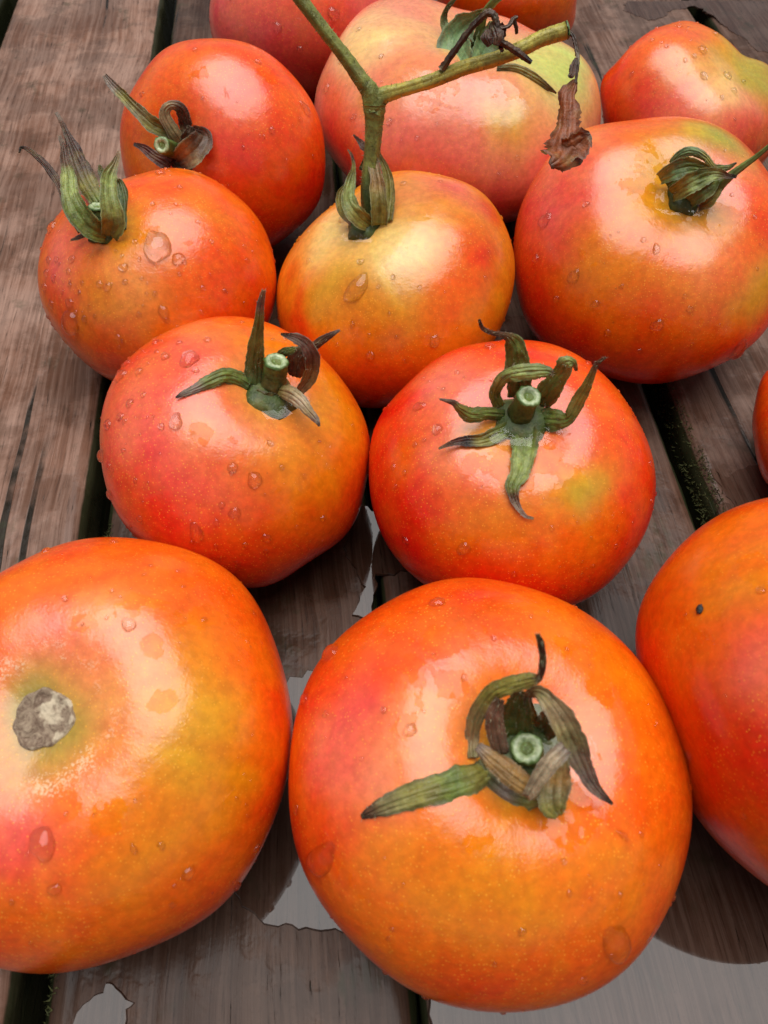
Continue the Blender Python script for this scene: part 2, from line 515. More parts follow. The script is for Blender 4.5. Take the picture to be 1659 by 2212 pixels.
   ['sepal', [[-0.03408, 0.1565, 0.07049, 0.00172], [-0.02936, 0.15284, 0.0729, 0.00254], [-0.02575, 0.14961, 0.07321, 0.00223], [-0.02267, 0.14613, 0.07218, 0.00167], [-0.02044, 0.14394, 0.07079, 0.00093], [-0.01952, 0.14238, 0.06979, 0.0003]], ['olive', 'tan', 'paper', 'tan', 'tangrey', 'dark'], 0.25],
   ['sepal', [[-0.02666, 0.1572, 0.06856, 0.00135], [-0.0227, 0.15765, 0.07478, 0.00208], [-0.02146, 0.15887, 0.08148, 0.00231], [-0.02289, 0.15939, 0.08655, 0.00208], [-0.02579, 0.15902, 0.08988, 0.00143], [-0.02981, 0.15859, 0.09198, 0.00039]], ['tan', 'tanor', 'brown', 'tangrey', 'tangrey', 'dark'], -0.35],
   ['sepal', [[-0.02782, 0.16111, 0.07105, 0.00289], [-0.02647, 0.16211, 0.07762, 0.00311], [-0.02304, 0.16208, 0.08234, 0.00176], [-0.02054, 0.16084, 0.08511, 0.00146], [-0.01665, 0.16079, 0.08863, 0.00108], [-0.01292, 0.16098, 0.09112, 0.00032]], ['brown', 'brown', 'dark', 'brown', 'brown', 'tangrey'], 0.3],
   ['sepal', [[-0.03206, 0.16371, 0.07271, 0.00212], [-0.03189, 0.1641, 0.0777, 0.00152], [-0.02798, 0.16265, 0.08152, 0.00112], [-0.02687, 0.16296, 0.08172, 0.00056]], ['dgreen', 'dgreen', 'green', 'olive'], 0.2],
   ['sepal', [[-0.04023, 0.15419, 0.07139, 0.00208], [-0.03765, 0.15257, 0.06982, 0.00323], [-0.03408, 0.15295, 0.06823, 0.00344], [-0.03116, 0.15491, 0.06829, 0.00211]], ['dolive', 'dolive', 'dolive', 'dolive'], -0.2],
  ],
  'tubes': [
   ['stem', [[-0.03614, 0.1589, 0.06491, 0.00451], [-0.03481, 0.1588, 0.07076, 0.00394], [-0.03379, 0.15962, 0.07485, 0.0037], [-0.0329, 0.16006, 0.07868, 0.00355]], ['dolive', 'dolive', 'dgreen', 'green']],
  ],
  'pool': [1.7, 11],
  'label': 'wet half red, half yellow-orange tomato with one sepal standing straight up beside its stem stub',
 },
 'G': {
  'x': -0.09208,
  'y': 0.24245,
  'R': 0.04774,
  'sq': 0.83853,
  'ax': [-0.2708, -0.2744, 0.9227],
  'n': 5,
  'lobe': 0.012,
  'seed': 7,
  'dd': 0.06,
  'dw': 0.3,
  'bumps': [
   [[-0.76,0.13,0.63],0.33,0.0181],
   [[-0.66,0.28,0.7],0.33,0.0163],
   [[-0.06,0.74,0.67],0.33,-0.0538],
   [[0.21,0.8,0.56],0.33,-0.0164],
   [[0.43,0.81,0.41],0.33,0.0057],
   [[0.87,0.49,-0.02],0.33,0.0228],
   [[0.94,0.22,-0.24],0.33,0.0062],
   [[-0.8,-0.09,0.6],0.33,0.0185],
   [[-0.84,-0.3,0.45],0.33,0.017],
   [[-0.78,-0.5,0.37],0.33,-0.0072],
   [[-0.72,-0.66,0.2],0.33,-0.0417],
   [[-0.52,-0.85,-0.07],0.33,-0.0378],
   [[0.87,-0.2,-0.45],0.33,0.0296],
   [[-0.09,0.64,0.76],0.33,-0.012],
   [[0.69,0.71,0.15],0.33,-0.003],
   [[0.95,0.22,-0.2],0.33,0.0017],
   [[-0.82,-0.4,0.41],0.33,-0.0091],
   [[-0.77,-0.62,0.15],0.33,-0.0083],
   [[-0.46,-0.87,-0.15],0.33,-0.0117],
   [[0.92,-0.11,-0.37],0.33,-0.0049],
  ],
  'base': ['O', 'R'],
  'blobs': [
   [0.4,-0.44,0.81,0.38,'OY',0.85],
   [0.74,0.15,0.65,0.215,'OY',0.6],
   [-0.39,-0.18,0.91,0.269,'P',0.9],
   [0.16,-0.43,0.89,0.277,'PY',0.7],
   [-0.1,-0.52,0.85,0.245,'OY',0.8],
   [0.68,-0.19,0.7,0.315,'O',0.9],
   [0.41,-0.01,0.91,0.244,'OY',0.5],
   [-0.46,-0.55,0.7,0.181,'R2',0.6],
   [0.89,-0.33,0.3,0.291,'R2',0.7],
   [0.15,-0.05,0.99,0.158,'Y',0.6],
  ],
  'wet': [
   [0.38,-0.09,0.92,0.139],
   [-0.07,-0.25,0.97,0.105],
  ],
  'drops': [
   [0.444,-0.202,0.873,0.00413,1.5],
   [0.582,-0.28,0.764,0.00216,1.0],
   [0.194,-0.36,0.913,0.00165,1.0],
   [0.198,-0.462,0.865,0.00099,1.0],
   [-0.269,-0.214,0.939,0.00153,1.0],
   [-0.3,-0.3,0.905,0.00119,1.0],
   [-0.01,-0.456,0.89,0.00133,1.0],
   [-0.341,-0.516,0.786,0.00171,1.0],
   [0.424,-0.642,0.639,0.00167,1.4],
   [-0.397,-0.632,0.666,0.00415,1.0],
   [-0.482,-0.288,0.827,0.00138,1.0],
   [-0.445,-0.156,0.882,0.00121,1.0],
   [0.332,0.585,0.74,0.00193,1.0],
   [0.055,-0.484,0.873,0.00149,1.0],
   [0.617,-0.297,0.728,0.00083,1.0],
   [0.186,-0.269,0.945,0.00083,1.0],
   [0.432,-0.688,0.584,0.00101,1.0],
   [0.035,-0.79,0.612,0.00119,1.0],
   [-0.571,0.2,0.796,0.00231,1.0],
   [0.358,-0.47,0.807,0.00066,1.0],
   [-0.635,-0.289,0.716,0.00159,1.0],
   [-0.551,-0.113,0.827,0.0014,1.0],
   [-0.398,-0.417,0.817,0.00103,1.0],
   [-0.226,-0.647,0.728,0.00119,1.0],
   [0.318,-0.305,0.898,0.00082,1.0],
   [0.391,0.167,0.905,0.00101,1.0],
   [0.548,0.178,0.817,0.00084,1.0],
   [0.285,-0.162,0.945,0.00099,1.0],
   [0.696,0.047,0.716,0.00084,1.0],
   [0.775,-0.087,0.625,0.00085,1.0],
   [0.705,-0.443,0.555,0.00101,1.0],
   [0.25,-0.665,0.704,0.001,1.0],
   [-0.584,-0.204,0.786,0.0014,1.0],
   [-0.575,-0.438,0.691,0.0014,1.0],
   [0.533,0.387,0.752,0.00121,1.0],
   [0.133,-0.223,0.966,0.00083,1.0],
  ],
  'fine': 200,
  'ribs': [
   ['sepal', [[-0.09998, 0.22697, 0.07364, 0.00212], [-0.10301, 0.22408, 0.07891, 0.00396], [-0.10666, 0.22621, 0.08383, 0.0041], [-0.10927, 0.23155, 0.08723, 0.00307], [-0.1105, 0.23873, 0.08943, 0.00235], [-0.11248, 0.24472, 0.09088, 0.00151], [-0.11367, 0.25014, 0.09314, 0.00095], [-0.11544, 0.25431, 0.09461, 0.00057]], ['olive', 'green', 'green', 'lgreen', 'lgreen', 'brown', 'brown', 'tangrey'], -0.3],
   ['sepal', [[-0.10538, 0.24327, 0.07573, 0.00297], [-0.10934, 0.24919, 0.07831, 0.00357], [-0.11293, 0.25614, 0.08155, 0.00379], [-0.11532, 0.26119, 0.08477, 0.00299], [-0.11771, 0.26623, 0.08798, 0.00149], [-0.1197, 0.26992, 0.09033, 0.0009], [-0.12189, 0.27345, 0.09258, 0.00072]], ['green', 'olive', 'dbrown', 'dbrown', 'dbrown', 'brown', 'tangrey'], 0.25],
   ['sepal', [[-0.10967, 0.22998, 0.07319, 0.00136], [-0.11386, 0.23412, 0.07819, 0.00116], [-0.11637, 0.24127, 0.08275, 0.0012], [-0.12009, 0.24707, 0.08526, 0.00145], [-0.12443, 0.25193, 0.08717, 0.0012], [-0.12918, 0.25583, 0.08847, 0.00082], [-0.1324, 0.2576, 0.08841, 0.00051], [-0.13318, 0.25595, 0.08736, 0.00027]], ['dolive', 'dolive', 'brown', 'dbrown', 'dbrown', 'brown', 'dark', 'dark'], 0.25],
   ['sepal', [[-0.09846, 0.22611, 0.07428, 0.00288], [-0.0951, 0.22662, 0.08053, 0.00396], [-0.09567, 0.23088, 0.08561, 0.00327], [-0.09623, 0.2381, 0.08903, 0.00253], [-0.09472, 0.24315, 0.09106, 0.00136], [-0.09302, 0.24696, 0.09349, 0.00053]], ['olive', 'olive', 'lgreen', 'lgreen', 'olivetan', 'paper'], -0.35],
   ['sepal', [[-0.09411, 0.22902, 0.07525, 0.00231], [-0.09487, 0.23904, 0.07779, 0.00253], [-0.09675, 0.24679, 0.08034, 0.00206], [-0.09777, 0.24786, 0.08221, 0.00051]], ['dgreen', 'dgreen', 'dgreen', 'dgreen'], 0.3],
   ['sepal', [[-0.10811, 0.22932, 0.07277, 0.00097], [-0.11122, 0.22801, 0.07193, 0.0007], [-0.11355, 0.22736, 0.07152, 0.00027]], ['brown', 'brown', 'tangrey'], 0.1],
   ['sepal', [[-0.10489, 0.2552, 0.07739, 0.00121], [-0.10648, 0.25816, 0.07809, 0.00142], [-0.10729, 0.26054, 0.07962, 0.0004]], ['dgreen', 'dgreen', 'dgreen'], 0.1],
  ],
  'tubes': [
   ['stem', [[-0.10266, 0.23235, 0.07233, 0.00372], [-0.10307, 0.23457, 0.07611, 0.00369], [-0.10288, 0.23542, 0.07902, 0.00328]], ['dgreen', 'dgreen', 'green']],
  ],
  'pool': None,
  'label': 'leftmost drop-covered orange tomato with a closed upright calyx ending in brown tips',
 },
 'H': {
  'x': 0.00478,
  'y': 0.23966,
  'R': 0.05018,
  'sq': 0.76687,
  'ax': [-0.3543, -0.0908, 0.9307],
  'n': 5,
  'lobe': 0.012,
  'seed': 8,
  'dd': 0.09,
  'dw': 0.34,
  'bumps': [
   [[-0.89,0.05,0.45],0.33,0.0046],
   [[-0.81,0.14,0.56],0.33,0.023],
   [[-0.67,0.33,0.67],0.33,-0.0241],
   [[-0.37,0.54,0.76],0.33,-0.035],
   [[0.22,0.68,0.7],0.33,0.0129],
   [[0.48,0.7,0.53],0.33,-0.005],
   [[0.78,0.5,0.37],0.33,0.038],
   [[0.88,0.37,0.28],0.33,0.0105],
   [[0.97,0.23,0.11],0.33,-0.0028],
   [[0.99,0.11,0.02],0.33,0.0016],
   [[0.99,-0.06,-0.15],0.33,-0.0144],
   [[0.91,-0.27,-0.33],0.33,-0.0144],
   [[0.82,-0.47,-0.33],0.33,-0.0119],
   [[-0.39,-0.85,-0.37],0.33,0.0458],
   [[-0.93,-0.22,0.28],0.33,0.003],
   [[-0.7,0.39,0.6],0.33,-0.011],
   [[-0.33,0.63,0.7],0.33,-0.0092],
   [[0.85,0.42,0.33],0.33,-0.0038],
   [[0.95,0.28,0.15],0.33,-0.0085],
   [[0.8,-0.39,-0.45],0.33,-0.0021],
  ],
  'base': ['YO', 'R'],
  'blobs': [
   [0.1,-0.73,0.68,0.426,'OY',0.8],
   [-0.59,-0.51,0.63,0.21,'R2',0.7],
   [0.23,-0.4,0.89,0.425,'Y',0.9],
   [0.3,-0.25,0.92,0.263,'YW',0.8],
   [-0.27,0.04,0.96,0.313,'YW',0.8],
   [-0.37,-0.51,0.77,0.153,'Y',0.9],
   [-0.58,-0.49,0.65,0.122,'R2',0.6],
   [0.8,-0.32,0.51,0.266,'R2',0.9],
   [0.59,-0.62,0.53,0.262,'O',0.8],
   [0.65,0.31,0.69,0.242,'P',0.9],
   [0.34,0.19,0.92,0.239,'PY',0.7],
   [0.87,0.18,0.46,0.139,'R',0.7],
   [-0.16,-0.46,0.87,0.133,'G',0.35],
   [-0.02,-0.76,0.65,0.33,'OY',0.7],
   [0.04,-0.96,0.27,0.373,'R2',0.6],
   [-0.65,-0.18,0.74,0.107,'R',0.6],
  ],
  'wet': [
   [-0.32,0.07,0.94,0.21],
   [0.44,-0.02,0.9,0.167],
   [0.6,0.16,0.79,0.136],
  ],
  'drops': [
   [-0.06,-0.529,0.846,0.00348,1.5],
   [-0.015,-0.344,0.939,0.00133,1.0],
   [-0.167,0.153,0.974,0.00175,1.0],
   [0.387,-0.852,0.352,0.00166,1.4],
   [-0.081,-0.898,0.433,0.00152,1.0],
   [0.491,-0.866,0.096,0.00119,1.0],
   [-0.15,-0.731,0.666,0.001,1.0],
   [-0.405,-0.613,0.679,0.00086,1.0],
   [0.371,-0.591,0.716,0.00081,1.0],
   [0.31,0.355,0.882,0.00139,1.0],
   [0.564,0.41,0.716,0.00105,1.0],
   [0.807,-0.434,0.401,0.00101,1.0],
   [-0.445,-0.156,0.882,0.00105,1.0],
  ],
  'fine': 90,
  'ribs': [
   ['sepal', [[-0.00518, 0.23378, 0.0729, 0.00238], [-0.00948, 0.23247, 0.078, 0.0033], [-0.01259, 0.23621, 0.08157, 0.0026], [-0.01218, 0.24105, 0.08466, 0.00198], [-0.01082, 0.24567, 0.0876, 0.00085], [-0.01136, 0.24936, 0.08995, 0.00052], [-0.01287, 0.25144, 0.09127, 0.00027]], ['olive', 'olive', 'lgreen', 'lgreen', 'olive', 'brown', 'tan'], -0.3],
   ['sepal', [[-0.00182, 0.23315, 0.07369, 0.00293], [-0.00179, 0.23552, 0.08113, 0.00315], [-0.00246, 0.2406, 0.08555, 0.00252], [-0.00342, 0.24543, 0.08863, 0.00198], [-0.00423, 0.25003, 0.09156, 0.00136], [-0.00478, 0.25348, 0.09376, 0.00082], [-0.00493, 0.25721, 0.09495, 0.00025]], ['olive', 'olive', 'tanor', 'tan', 'tangrey', 'brown', 'dark'], -0.3],
   ['sepal', [[0.00041, 0.23434, 0.07443, 0.00251], [0.00167, 0.24227, 0.07832, 0.00224], [0.00111, 0.24935, 0.08283, 0.00182], [-0.00141, 0.25501, 0.08643, 0.00084], [-0.00294, 0.25689, 0.08882, 0.00033]], ['olive', 'olive', 'olive', 'olive', 'brown'], -0.3],
   ['sepal', [[-0.01122, 0.23795, 0.07082, 0.0017], [-0.01537, 0.24026, 0.07466, 0.00183], [-0.01593, 0.24525, 0.07784, 0.00141], [-0.0134, 0.24881, 0.08011, 0.00037]], ['rose', 'olive', 'olive', 'green'], -0.3],
   ['sepal', [[-0.00817, 0.24799, 0.08552, 0.00111], [-0.00591, 0.25169, 0.09025, 0.0011], [-0.00753, 0.25271, 0.09208, 0.00126], [-0.00945, 0.25467, 0.09333, 0.00066], [-0.01095, 0.25594, 0.09414, 0.00022]], ['dgreen', 'dgreen', 'tangrey', 'brown', 'dark'], -0.2],
   ['dried_leaf', [[0.06274, 0.24994, 0.1164, 0.00106], [0.06021, 0.24471, 0.11426, 0.00332], [0.05991, 0.23961, 0.11101, 0.00378], [0.05961, 0.23515, 0.10817, 0.00438], [0.05861, 0.23037, 0.10631, 0.00587], [0.05816, 0.22783, 0.10469, 0.00557], [0.05603, 0.22405, 0.10465, 0.00373], [0.0535, 0.22254, 0.10369, 0.00104]], ['leaf', 'leaf', 'leaf', 'leaf', 'leaf', 'leaf', 'leaf', 'brown'], 0.35],
   ['dried_leaf', [[0.05825, 0.22942, 0.10451, 0.00453], [0.06177, 0.22936, 0.10566, 0.00436], [0.06481, 0.23068, 0.10769, 0.00345], [0.06663, 0.23097, 0.10906, 0.00104]], ['leaf', 'leaf', 'leaf', 'tangrey'], -0.3],
   ['dried_leaf', [[0.06293, 0.2549, 0.12075, 0.00068], [0.06147, 0.25131, 0.11965, 0.0012], [0.06091, 0.24837, 0.11896, 0.00105], [0.05971, 0.24761, 0.11848, 0.00037]], ['dbrown', 'dbrown', 'brown', 'dark'], 0.3],
   ['dried_flower', [[0.0344, 0.25924, 0.12944, 0.00089], [0.03514, 0.25603, 0.12858, 0.00206], [0.03588, 0.25392, 0.12724, 0.00192], [0.03559, 0.253, 0.12547, 0.00089]], ['dbrown', 'dbrown', 'brown', 'brown'], 0.5],
   ['dried_flower', [[0.03738, 0.26118, 0.1283, 0.0009], [0.03799, 0.26, 0.12637, 0.00165], [0.03769, 0.25829, 0.12409, 0.0015], [0.0386, 0.2555, 0.12231, 0.0006]], ['brown', 'dbrown', 'dbrown', 'dbrown'], -0.5],
   ['dried_flower', [[0.03309, 0.25532, 0.12931, 0.00088], [0.03251, 0.25201, 0.12839, 0.0019], [0.03382, 0.25086, 0.12648, 0.00103]], ['brown', 'dbrown', 'dbrown'], 0.5],
  ],
  'tubes': [
   ['vine', [[-0.0051, 0.2371, 0.06791, 0.00294], [-0.00565, 0.24248, 0.07964, 0.00287], [-0.0049, 0.24729, 0.08744, 0.00282], [-0.00401, 0.25047, 0.09421, 0.00286], [-0.00346, 0.25343, 0.10084, 0.00322], [-0.00342, 0.25518, 0.10551, 0.00398]], ['dgreen', 'dgreen', 'vgreen', 'vgreen', 'vgreen', 'vgreen']],
   ['vine', [[-0.00344, 0.25416, 0.10368, 0.00352], [-0.00466, 0.25651, 0.10873, 0.00316], [-0.00729, 0.25778, 0.11191, 0.00266], [-0.01303, 0.26057, 0.11843, 0.00224], [-0.02032, 0.26344, 0.12619, 0.00212], [-0.02804, 0.2671, 0.13445, 0.00215], [-0.03469, 0.27062, 0.14262, 0.00217]], ['vgreen', 'vgreen', 'vgreen', 'vgreen', 'vgreen', 'vgreen', 'vgreen']],
   ['vine', [[-0.00376, 0.25349, 0.10325, 0.0032], [-0.00119, 0.25619, 0.10734, 0.00285], [0.00559, 0.25616, 0.10969, 0.00212], [0.01569, 0.25676, 0.11244, 0.00219], [0.0264, 0.25836, 0.11584, 0.00232], [0.03709, 0.25992, 0.11801, 0.00224], [0.04462, 0.26132, 0.1201, 0.00238], [0.05209, 0.26349, 0.12266, 0.00245], [0.0598, 0.26459, 0.12455, 0.00259]], ['vgreen', 'vgreen', 'vyel', 'vyel', 'vyel', 'vyel', 'vyel', 'vyel', 'vyel']],
   ['dried_twig', [[0.01905, 0.25692, 0.11611, 0.00116], [0.02217, 0.25765, 0.12013, 0.00099], [0.02566, 0.25893, 0.1245, 0.00098], [0.02979, 0.26034, 0.12895, 0.00097], [0.03323, 0.26063, 0.13151, 0.00118], [0.03544, 0.25914, 0.13056, 0.00103], [0.03633, 0.25712, 0.12809, 0.00089]], ['brown', 'dbrown', 'dbrown', 'dbrown', 'brown', 'dbrown', 'dbrown']],
   ['dried_twig', [[0.03619, 0.25677, 0.1255, 0.0009], [0.0404, 0.25702, 0.12328, 0.00105], [0.04465, 0.2558, 0.12132, 0.00098], [0.04832, 0.25468, 0.11942, 0.00068]], ['dbrown', 'brown', 'dbrown', 'dark']],
   ['dried_twig', [[0.03455, 0.25858, 0.12784, 0.00067], [0.03962, 0.26017, 0.12766, 0.0006], [0.04156, 0.26219, 0.12895, 0.00067], [0.04305, 0.26294, 0.12943, 0.00045]], ['dbrown', 'brown', 'brown', 'brown']],
   ['dried_twig', [[0.04156, 0.26244, 0.12911, 0.00067], [0.04296, 0.26235, 0.12668, 0.0006], [0.04347, 0.26274, 0.12456, 0.00053]], ['dbrown', 'brown', 'brown']],
   ['dried_twig', [[0.0598, 0.26459, 0.12455, 0.00076], [0.06198, 0.26197, 0.12407, 0.00068], [0.06304, 0.25852, 0.12187, 0.00068], [0.06349, 0.25596, 0.12024, 0.00061], [0.06334, 0.25276, 0.1182, 0.00053], [0.06274, 0.24892, 0.11575, 0.00046]], ['brown', 'dbrown', 'dbrown', 'tangrey', 'dbrown', 'brown']],
  ],
  'pool': [1.4, 10],
  'label': 'yellow-centred tomato in the middle still carrying the long forked green vine',
 },
 'I': {
  'x': 0.10968,
  'y': 0.2567,
  'R': 0.0567,
  'sq': 0.77111,
  'ax': [0.0437, -0.3295, 0.9432],
  'n': 5,
  'lobe': 0.03,
  'seed': 9,
  'dd': 0.15,
  'dw': 0.42,
  'bumps': [
   [[-0.96,0.28,-0.07],0.33,0.008],
   [[-0.87,0.49,0.07],0.33,-0.0075],
   [[-0.76,0.62,0.2],0.33,-0.0083],
   [[-0.56,0.72,0.41],0.33,0.0503],
   [[-0.17,0.83,0.53],0.33,-0.0076],
   [[0.07,0.87,0.49],0.33,-0.0027],
   [[0.25,0.76,0.6],0.33,-0.0128],
   [[0.41,0.69,0.6],0.33,0.0019],
   [[0.57,0.52,0.63],0.33,0.0238],
   [[0.74,0.31,0.6],0.33,-0.0142],
   [[-0.92,-0.27,-0.28],0.33,0.0043],
   [[-0.8,-0.51,-0.33],0.33,0.0073],
   [[-0.69,-0.63,-0.37],0.33,0.0059],
   [[-0.38,-0.83,-0.41],0.33,-0.0156],
   [[0.08,-0.95,-0.28],0.33,-0.01],
   [[0.36,-0.92,-0.15],0.33,-0.0299],
   [[0.61,-0.79,-0.02],0.33,-0.0046],
   [[0.73,-0.67,0.11],0.33,0.0436],
   [[-0.71,0.65,0.28],0.33,-0.0106],
   [[-0.26,0.81,0.53],0.33,-0.0086],
   [[0.24,0.74,0.63],0.33,-0.0051],
   [[-0.7,-0.64,-0.33],0.33,0.0018],
   [[0.41,-0.91,-0.07],0.33,-0.0078],
   [[0.65,-0.75,0.07],0.33,-0.0064],
  ],
  'base': ['O2', 'R2'],
  'blobs': [
   [-0.21,-0.61,0.76,0.445,'OY',0.7],
   [-0.57,-0.62,0.54,0.274,'OY',0.5],
   [-0.82,0.13,0.55,0.346,'P',0.95],
   [-0.9,-0.34,0.27,0.224,'R2',0.6],
   [-0.55,-0.42,0.73,0.269,'OY',0.6],
   [-0.22,0.36,0.91,0.245,'OY',0.7],
   [-0.44,0.25,0.86,0.182,'PK',0.7],
   [0.27,0.46,0.85,0.232,'G',1.0],
   [0.15,0.54,0.83,0.124,'Y',0.6],
   [-0.11,0.2,0.97,0.304,'Y',0.8],
   [0.05,-0.13,0.99,0.27,'G',0.5],
   [-0.26,-0.13,0.96,0.179,'Y',0.6],
   [0.53,-0.58,0.63,0.213,'Y',0.9],
   [0.26,0.17,0.95,0.183,'PK',0.6],
   [0.07,-0.45,0.89,0.266,'PY',0.7],
   [-0.22,-0.8,0.55,0.425,'O',0.7],
   [-0.6,0.52,0.61,0.19,'PY',0.7],
  ],
  'wet': [
   [-0.12,0.1,0.99,0.334],
   [-0.8,0.15,0.58,0.188],
   [0.18,-0.14,0.97,0.18],
   [-0.21,0.46,0.86,0.123],
  ],
  'drops': [
   [-0.694,-0.458,0.555,0.00191,1.4],
   [-0.877,0.0,0.48,0.00233,1.4],
   [-0.56,-0.641,0.525,0.00138,1.0],
   [-0.167,-0.815,0.555,0.00224,1.0],
   [0.016,-0.734,0.679,0.00119,1.0],
   [-0.646,-0.014,0.764,0.00121,1.0],
   [-0.226,-0.378,0.898,0.00134,1.5],
   [0.499,-0.834,0.235,0.00325,1.4],
   [-0.03,-0.671,0.74,0.00084,1.0],
   [-0.425,-0.584,0.691,0.00085,1.0],
   [-0.769,-0.533,0.352,0.00125,1.0],
   [-0.913,-0.23,0.336,0.00163,1.0],
   [-0.305,-0.318,0.898,0.00101,1.0],
   [0.309,0.028,0.951,0.00086,1.0],
   [-0.456,-0.803,0.385,0.00123,1.0],
   [-0.232,-0.919,0.319,0.00106,1.0],
  ],
  'fine': 80,
  'ribs': [
   ['sepal', [[0.10553, 0.25467, 0.08392, 0.00106], [0.10779, 0.254, 0.08824, 0.00165], [0.11146, 0.25284, 0.08987, 0.00163], [0.11516, 0.25015, 0.08934, 0.00123], [0.1179, 0.24726, 0.0875, 0.00103], [0.1203, 0.24669, 0.08713, 0.00134], [0.12338, 0.24697, 0.08732, 0.00099], [0.12599, 0.24748, 0.08883, 0.00027]], ['ggreen', 'ggreen', 'ggreen', 'olive', 'olive', 'green', 'green', 'dark'], 0.3],
   ['sepal', [[0.10166, 0.24992, 0.0809, 0.00193], [0.10458, 0.24703, 0.08617, 0.00335], [0.10926, 0.24633, 0.0881, 0.00299], [0.11293, 0.24512, 0.08851, 0.00187], [0.11701, 0.24426, 0.08796, 0.00068]], ['lgreen', 'ggreen', 'green', 'green', 'olive'], -0.35],
   ['sepal', [[0.10584, 0.24428, 0.07849, 0.00263], [0.10824, 0.24072, 0.08452, 0.00341], [0.1125, 0.24104, 0.0871, 0.00313], [0.1168, 0.24126, 0.08842, 0.00202], [0.12085, 0.24084, 0.08815, 0.00098], [0.12456, 0.24055, 0.08797, 0.00051]], ['olive', 'lgreen', 'green', 'lgreen', 'brown', 'dark'], -0.35],
   ['sepal', [[0.1108, 0.24221, 0.07598, 0.00246], [0.11326, 0.24097, 0.08112, 0.00362], [0.11687, 0.24148, 0.08382, 0.00326], [0.11916, 0.24317, 0.08608, 0.00102]], ['olive', 'green', 'green', 'green'], -0.3],
   ['sepal', [[0.11573, 0.24162, 0.07561, 0.00193], [0.11784, 0.23953, 0.07902, 0.00225], [0.11937, 0.24094, 0.08229, 0.00198], [0.12087, 0.24259, 0.08571, 0.00079]], ['tanor', 'olive', 'olive', 'olive'], -0.3],
   ['sepal', [[0.1045, 0.24876, 0.07897, 0.00159], [0.10854, 0.24805, 0.08326, 0.00209], [0.11215, 0.24645, 0.0858, 0.00155]], ['green', 'green', 'green'], -0.1],
  ],
  'tubes': [
   ['stem', [[0.11916, 0.24398, 0.0783, 0.00193], [0.12051, 0.24185, 0.08168, 0.00138], [0.12245, 0.24196, 0.0865, 0.0015], [0.12576, 0.24233, 0.09029, 0.00121], [0.12897, 0.24234, 0.09385, 0.00093], [0.13141, 0.24229, 0.09738, 0.00076], [0.13364, 0.24286, 0.10011, 0.00049], [0.13473, 0.24299, 0.10138, 0.00023]], ['dgreen', 'green', 'green', 'green', 'green', 'green', 'brown', 'brown']],
  ],
  'pool': [2.6, 13],
  'label': 'pinkish tomato with a green shoulder and a closed calyx pointing to the right',
 },
 'J': {
  'x': -0.07464,
  'y': 0.32427,
  'R': 0.04778,
  'sq': 0.82643,
  'ax': [-0.3718, -0.7059, 0.603],
  'n': 5,
  'lobe': 0.015,
  'seed': 10,
  'dd': 0.08,
  'dw': 0.3,
  'bumps': [
   [[0.1,-0.66,0.75],0.5,-0.12],
   [[-0.78,0.28,0.56],0.33,0.0117],
   [[-0.56,0.64,0.53],0.33,-0.0317],
   [[-0.37,0.81,0.45],0.33,0.0285],
   [[-0.08,0.94,0.33],0.33,0.0098],
   [[0.08,0.97,0.24],0.33,-0.0155],
   [[0.31,0.94,0.11],0.33,-0.0101],
   [[0.56,0.82,-0.07],0.33,-0.0068],
   [[0.75,0.61,-0.24],0.33,-0.0035],
   [[0.9,0.32,-0.28],0.33,0.0209],
   [[0.93,-0.05,-0.37],0.33,0.0032],
   [[0.83,-0.41,-0.37],0.33,0.0544],
   [[0.66,-0.68,-0.33],0.33,-0.0122],
   [[0.41,-0.89,-0.2],0.33,-0.0402],
   [[-0.83,0.0,0.56],0.33,0.0025],
   [[-0.82,-0.24,0.53],0.33,-0.0045],
   [[-0.38,0.83,0.41],0.33,0.009],
   [[0.03,0.96,0.28],0.33,-0.0112],
   [[0.73,-0.6,-0.33],0.33,-0.0076],
   [[0.34,-0.88,-0.33],0.33,-0.0079],
  ],
  'base': ['O2', 'R'],
  'blobs': [
   [0.2,0.74,0.64,0.362,'O',0.8],
   [0.85,0.1,0.53,0.365,'O',0.6],
   [0.55,0.01,0.84,0.36,'P',0.5],
   [0.45,0.45,0.77,0.238,'PK',0.5],
   [-0.41,-0.16,0.9,0.211,'OY',0.7],
   [0.89,-0.38,0.25,0.468,'R2',0.6],
  ],
  'wet': [
   [0.72,0.58,0.38,0.142],
   [0.24,0.56,0.8,0.119],
  ],
  'drops': [
   [0.939,0.329,0.096,0.002,1.6],
   [0.817,0.092,0.569,0.00135,1.0],
   [0.948,0.216,0.235,0.00119,1.0],
   [0.89,-0.141,0.433,0.00099,1.0],
   [0.476,-0.455,0.752,0.00099,1.0],
   [0.623,0.681,0.385,0.00136,1.0],
   [0.12,0.76,0.639,0.00116,1.0],
   [-0.351,0.42,0.837,0.00118,1.0],
  ],
  'fine': 40,
  'ribs': [
   ['sepal', [[-0.08767, 0.29879, 0.06941, 0.00344], [-0.09503, 0.29802, 0.07367, 0.00326], [-0.09948, 0.29986, 0.07721, 0.00259], [-0.10588, 0.30479, 0.08154, 0.00213], [-0.11037, 0.30857, 0.08395, 0.0018], [-0.11373, 0.31212, 0.08621, 0.00095]], ['dolive', 'olive', 'olivetan', 'olive', 'tangrey', 'tangrey'], -0.35],
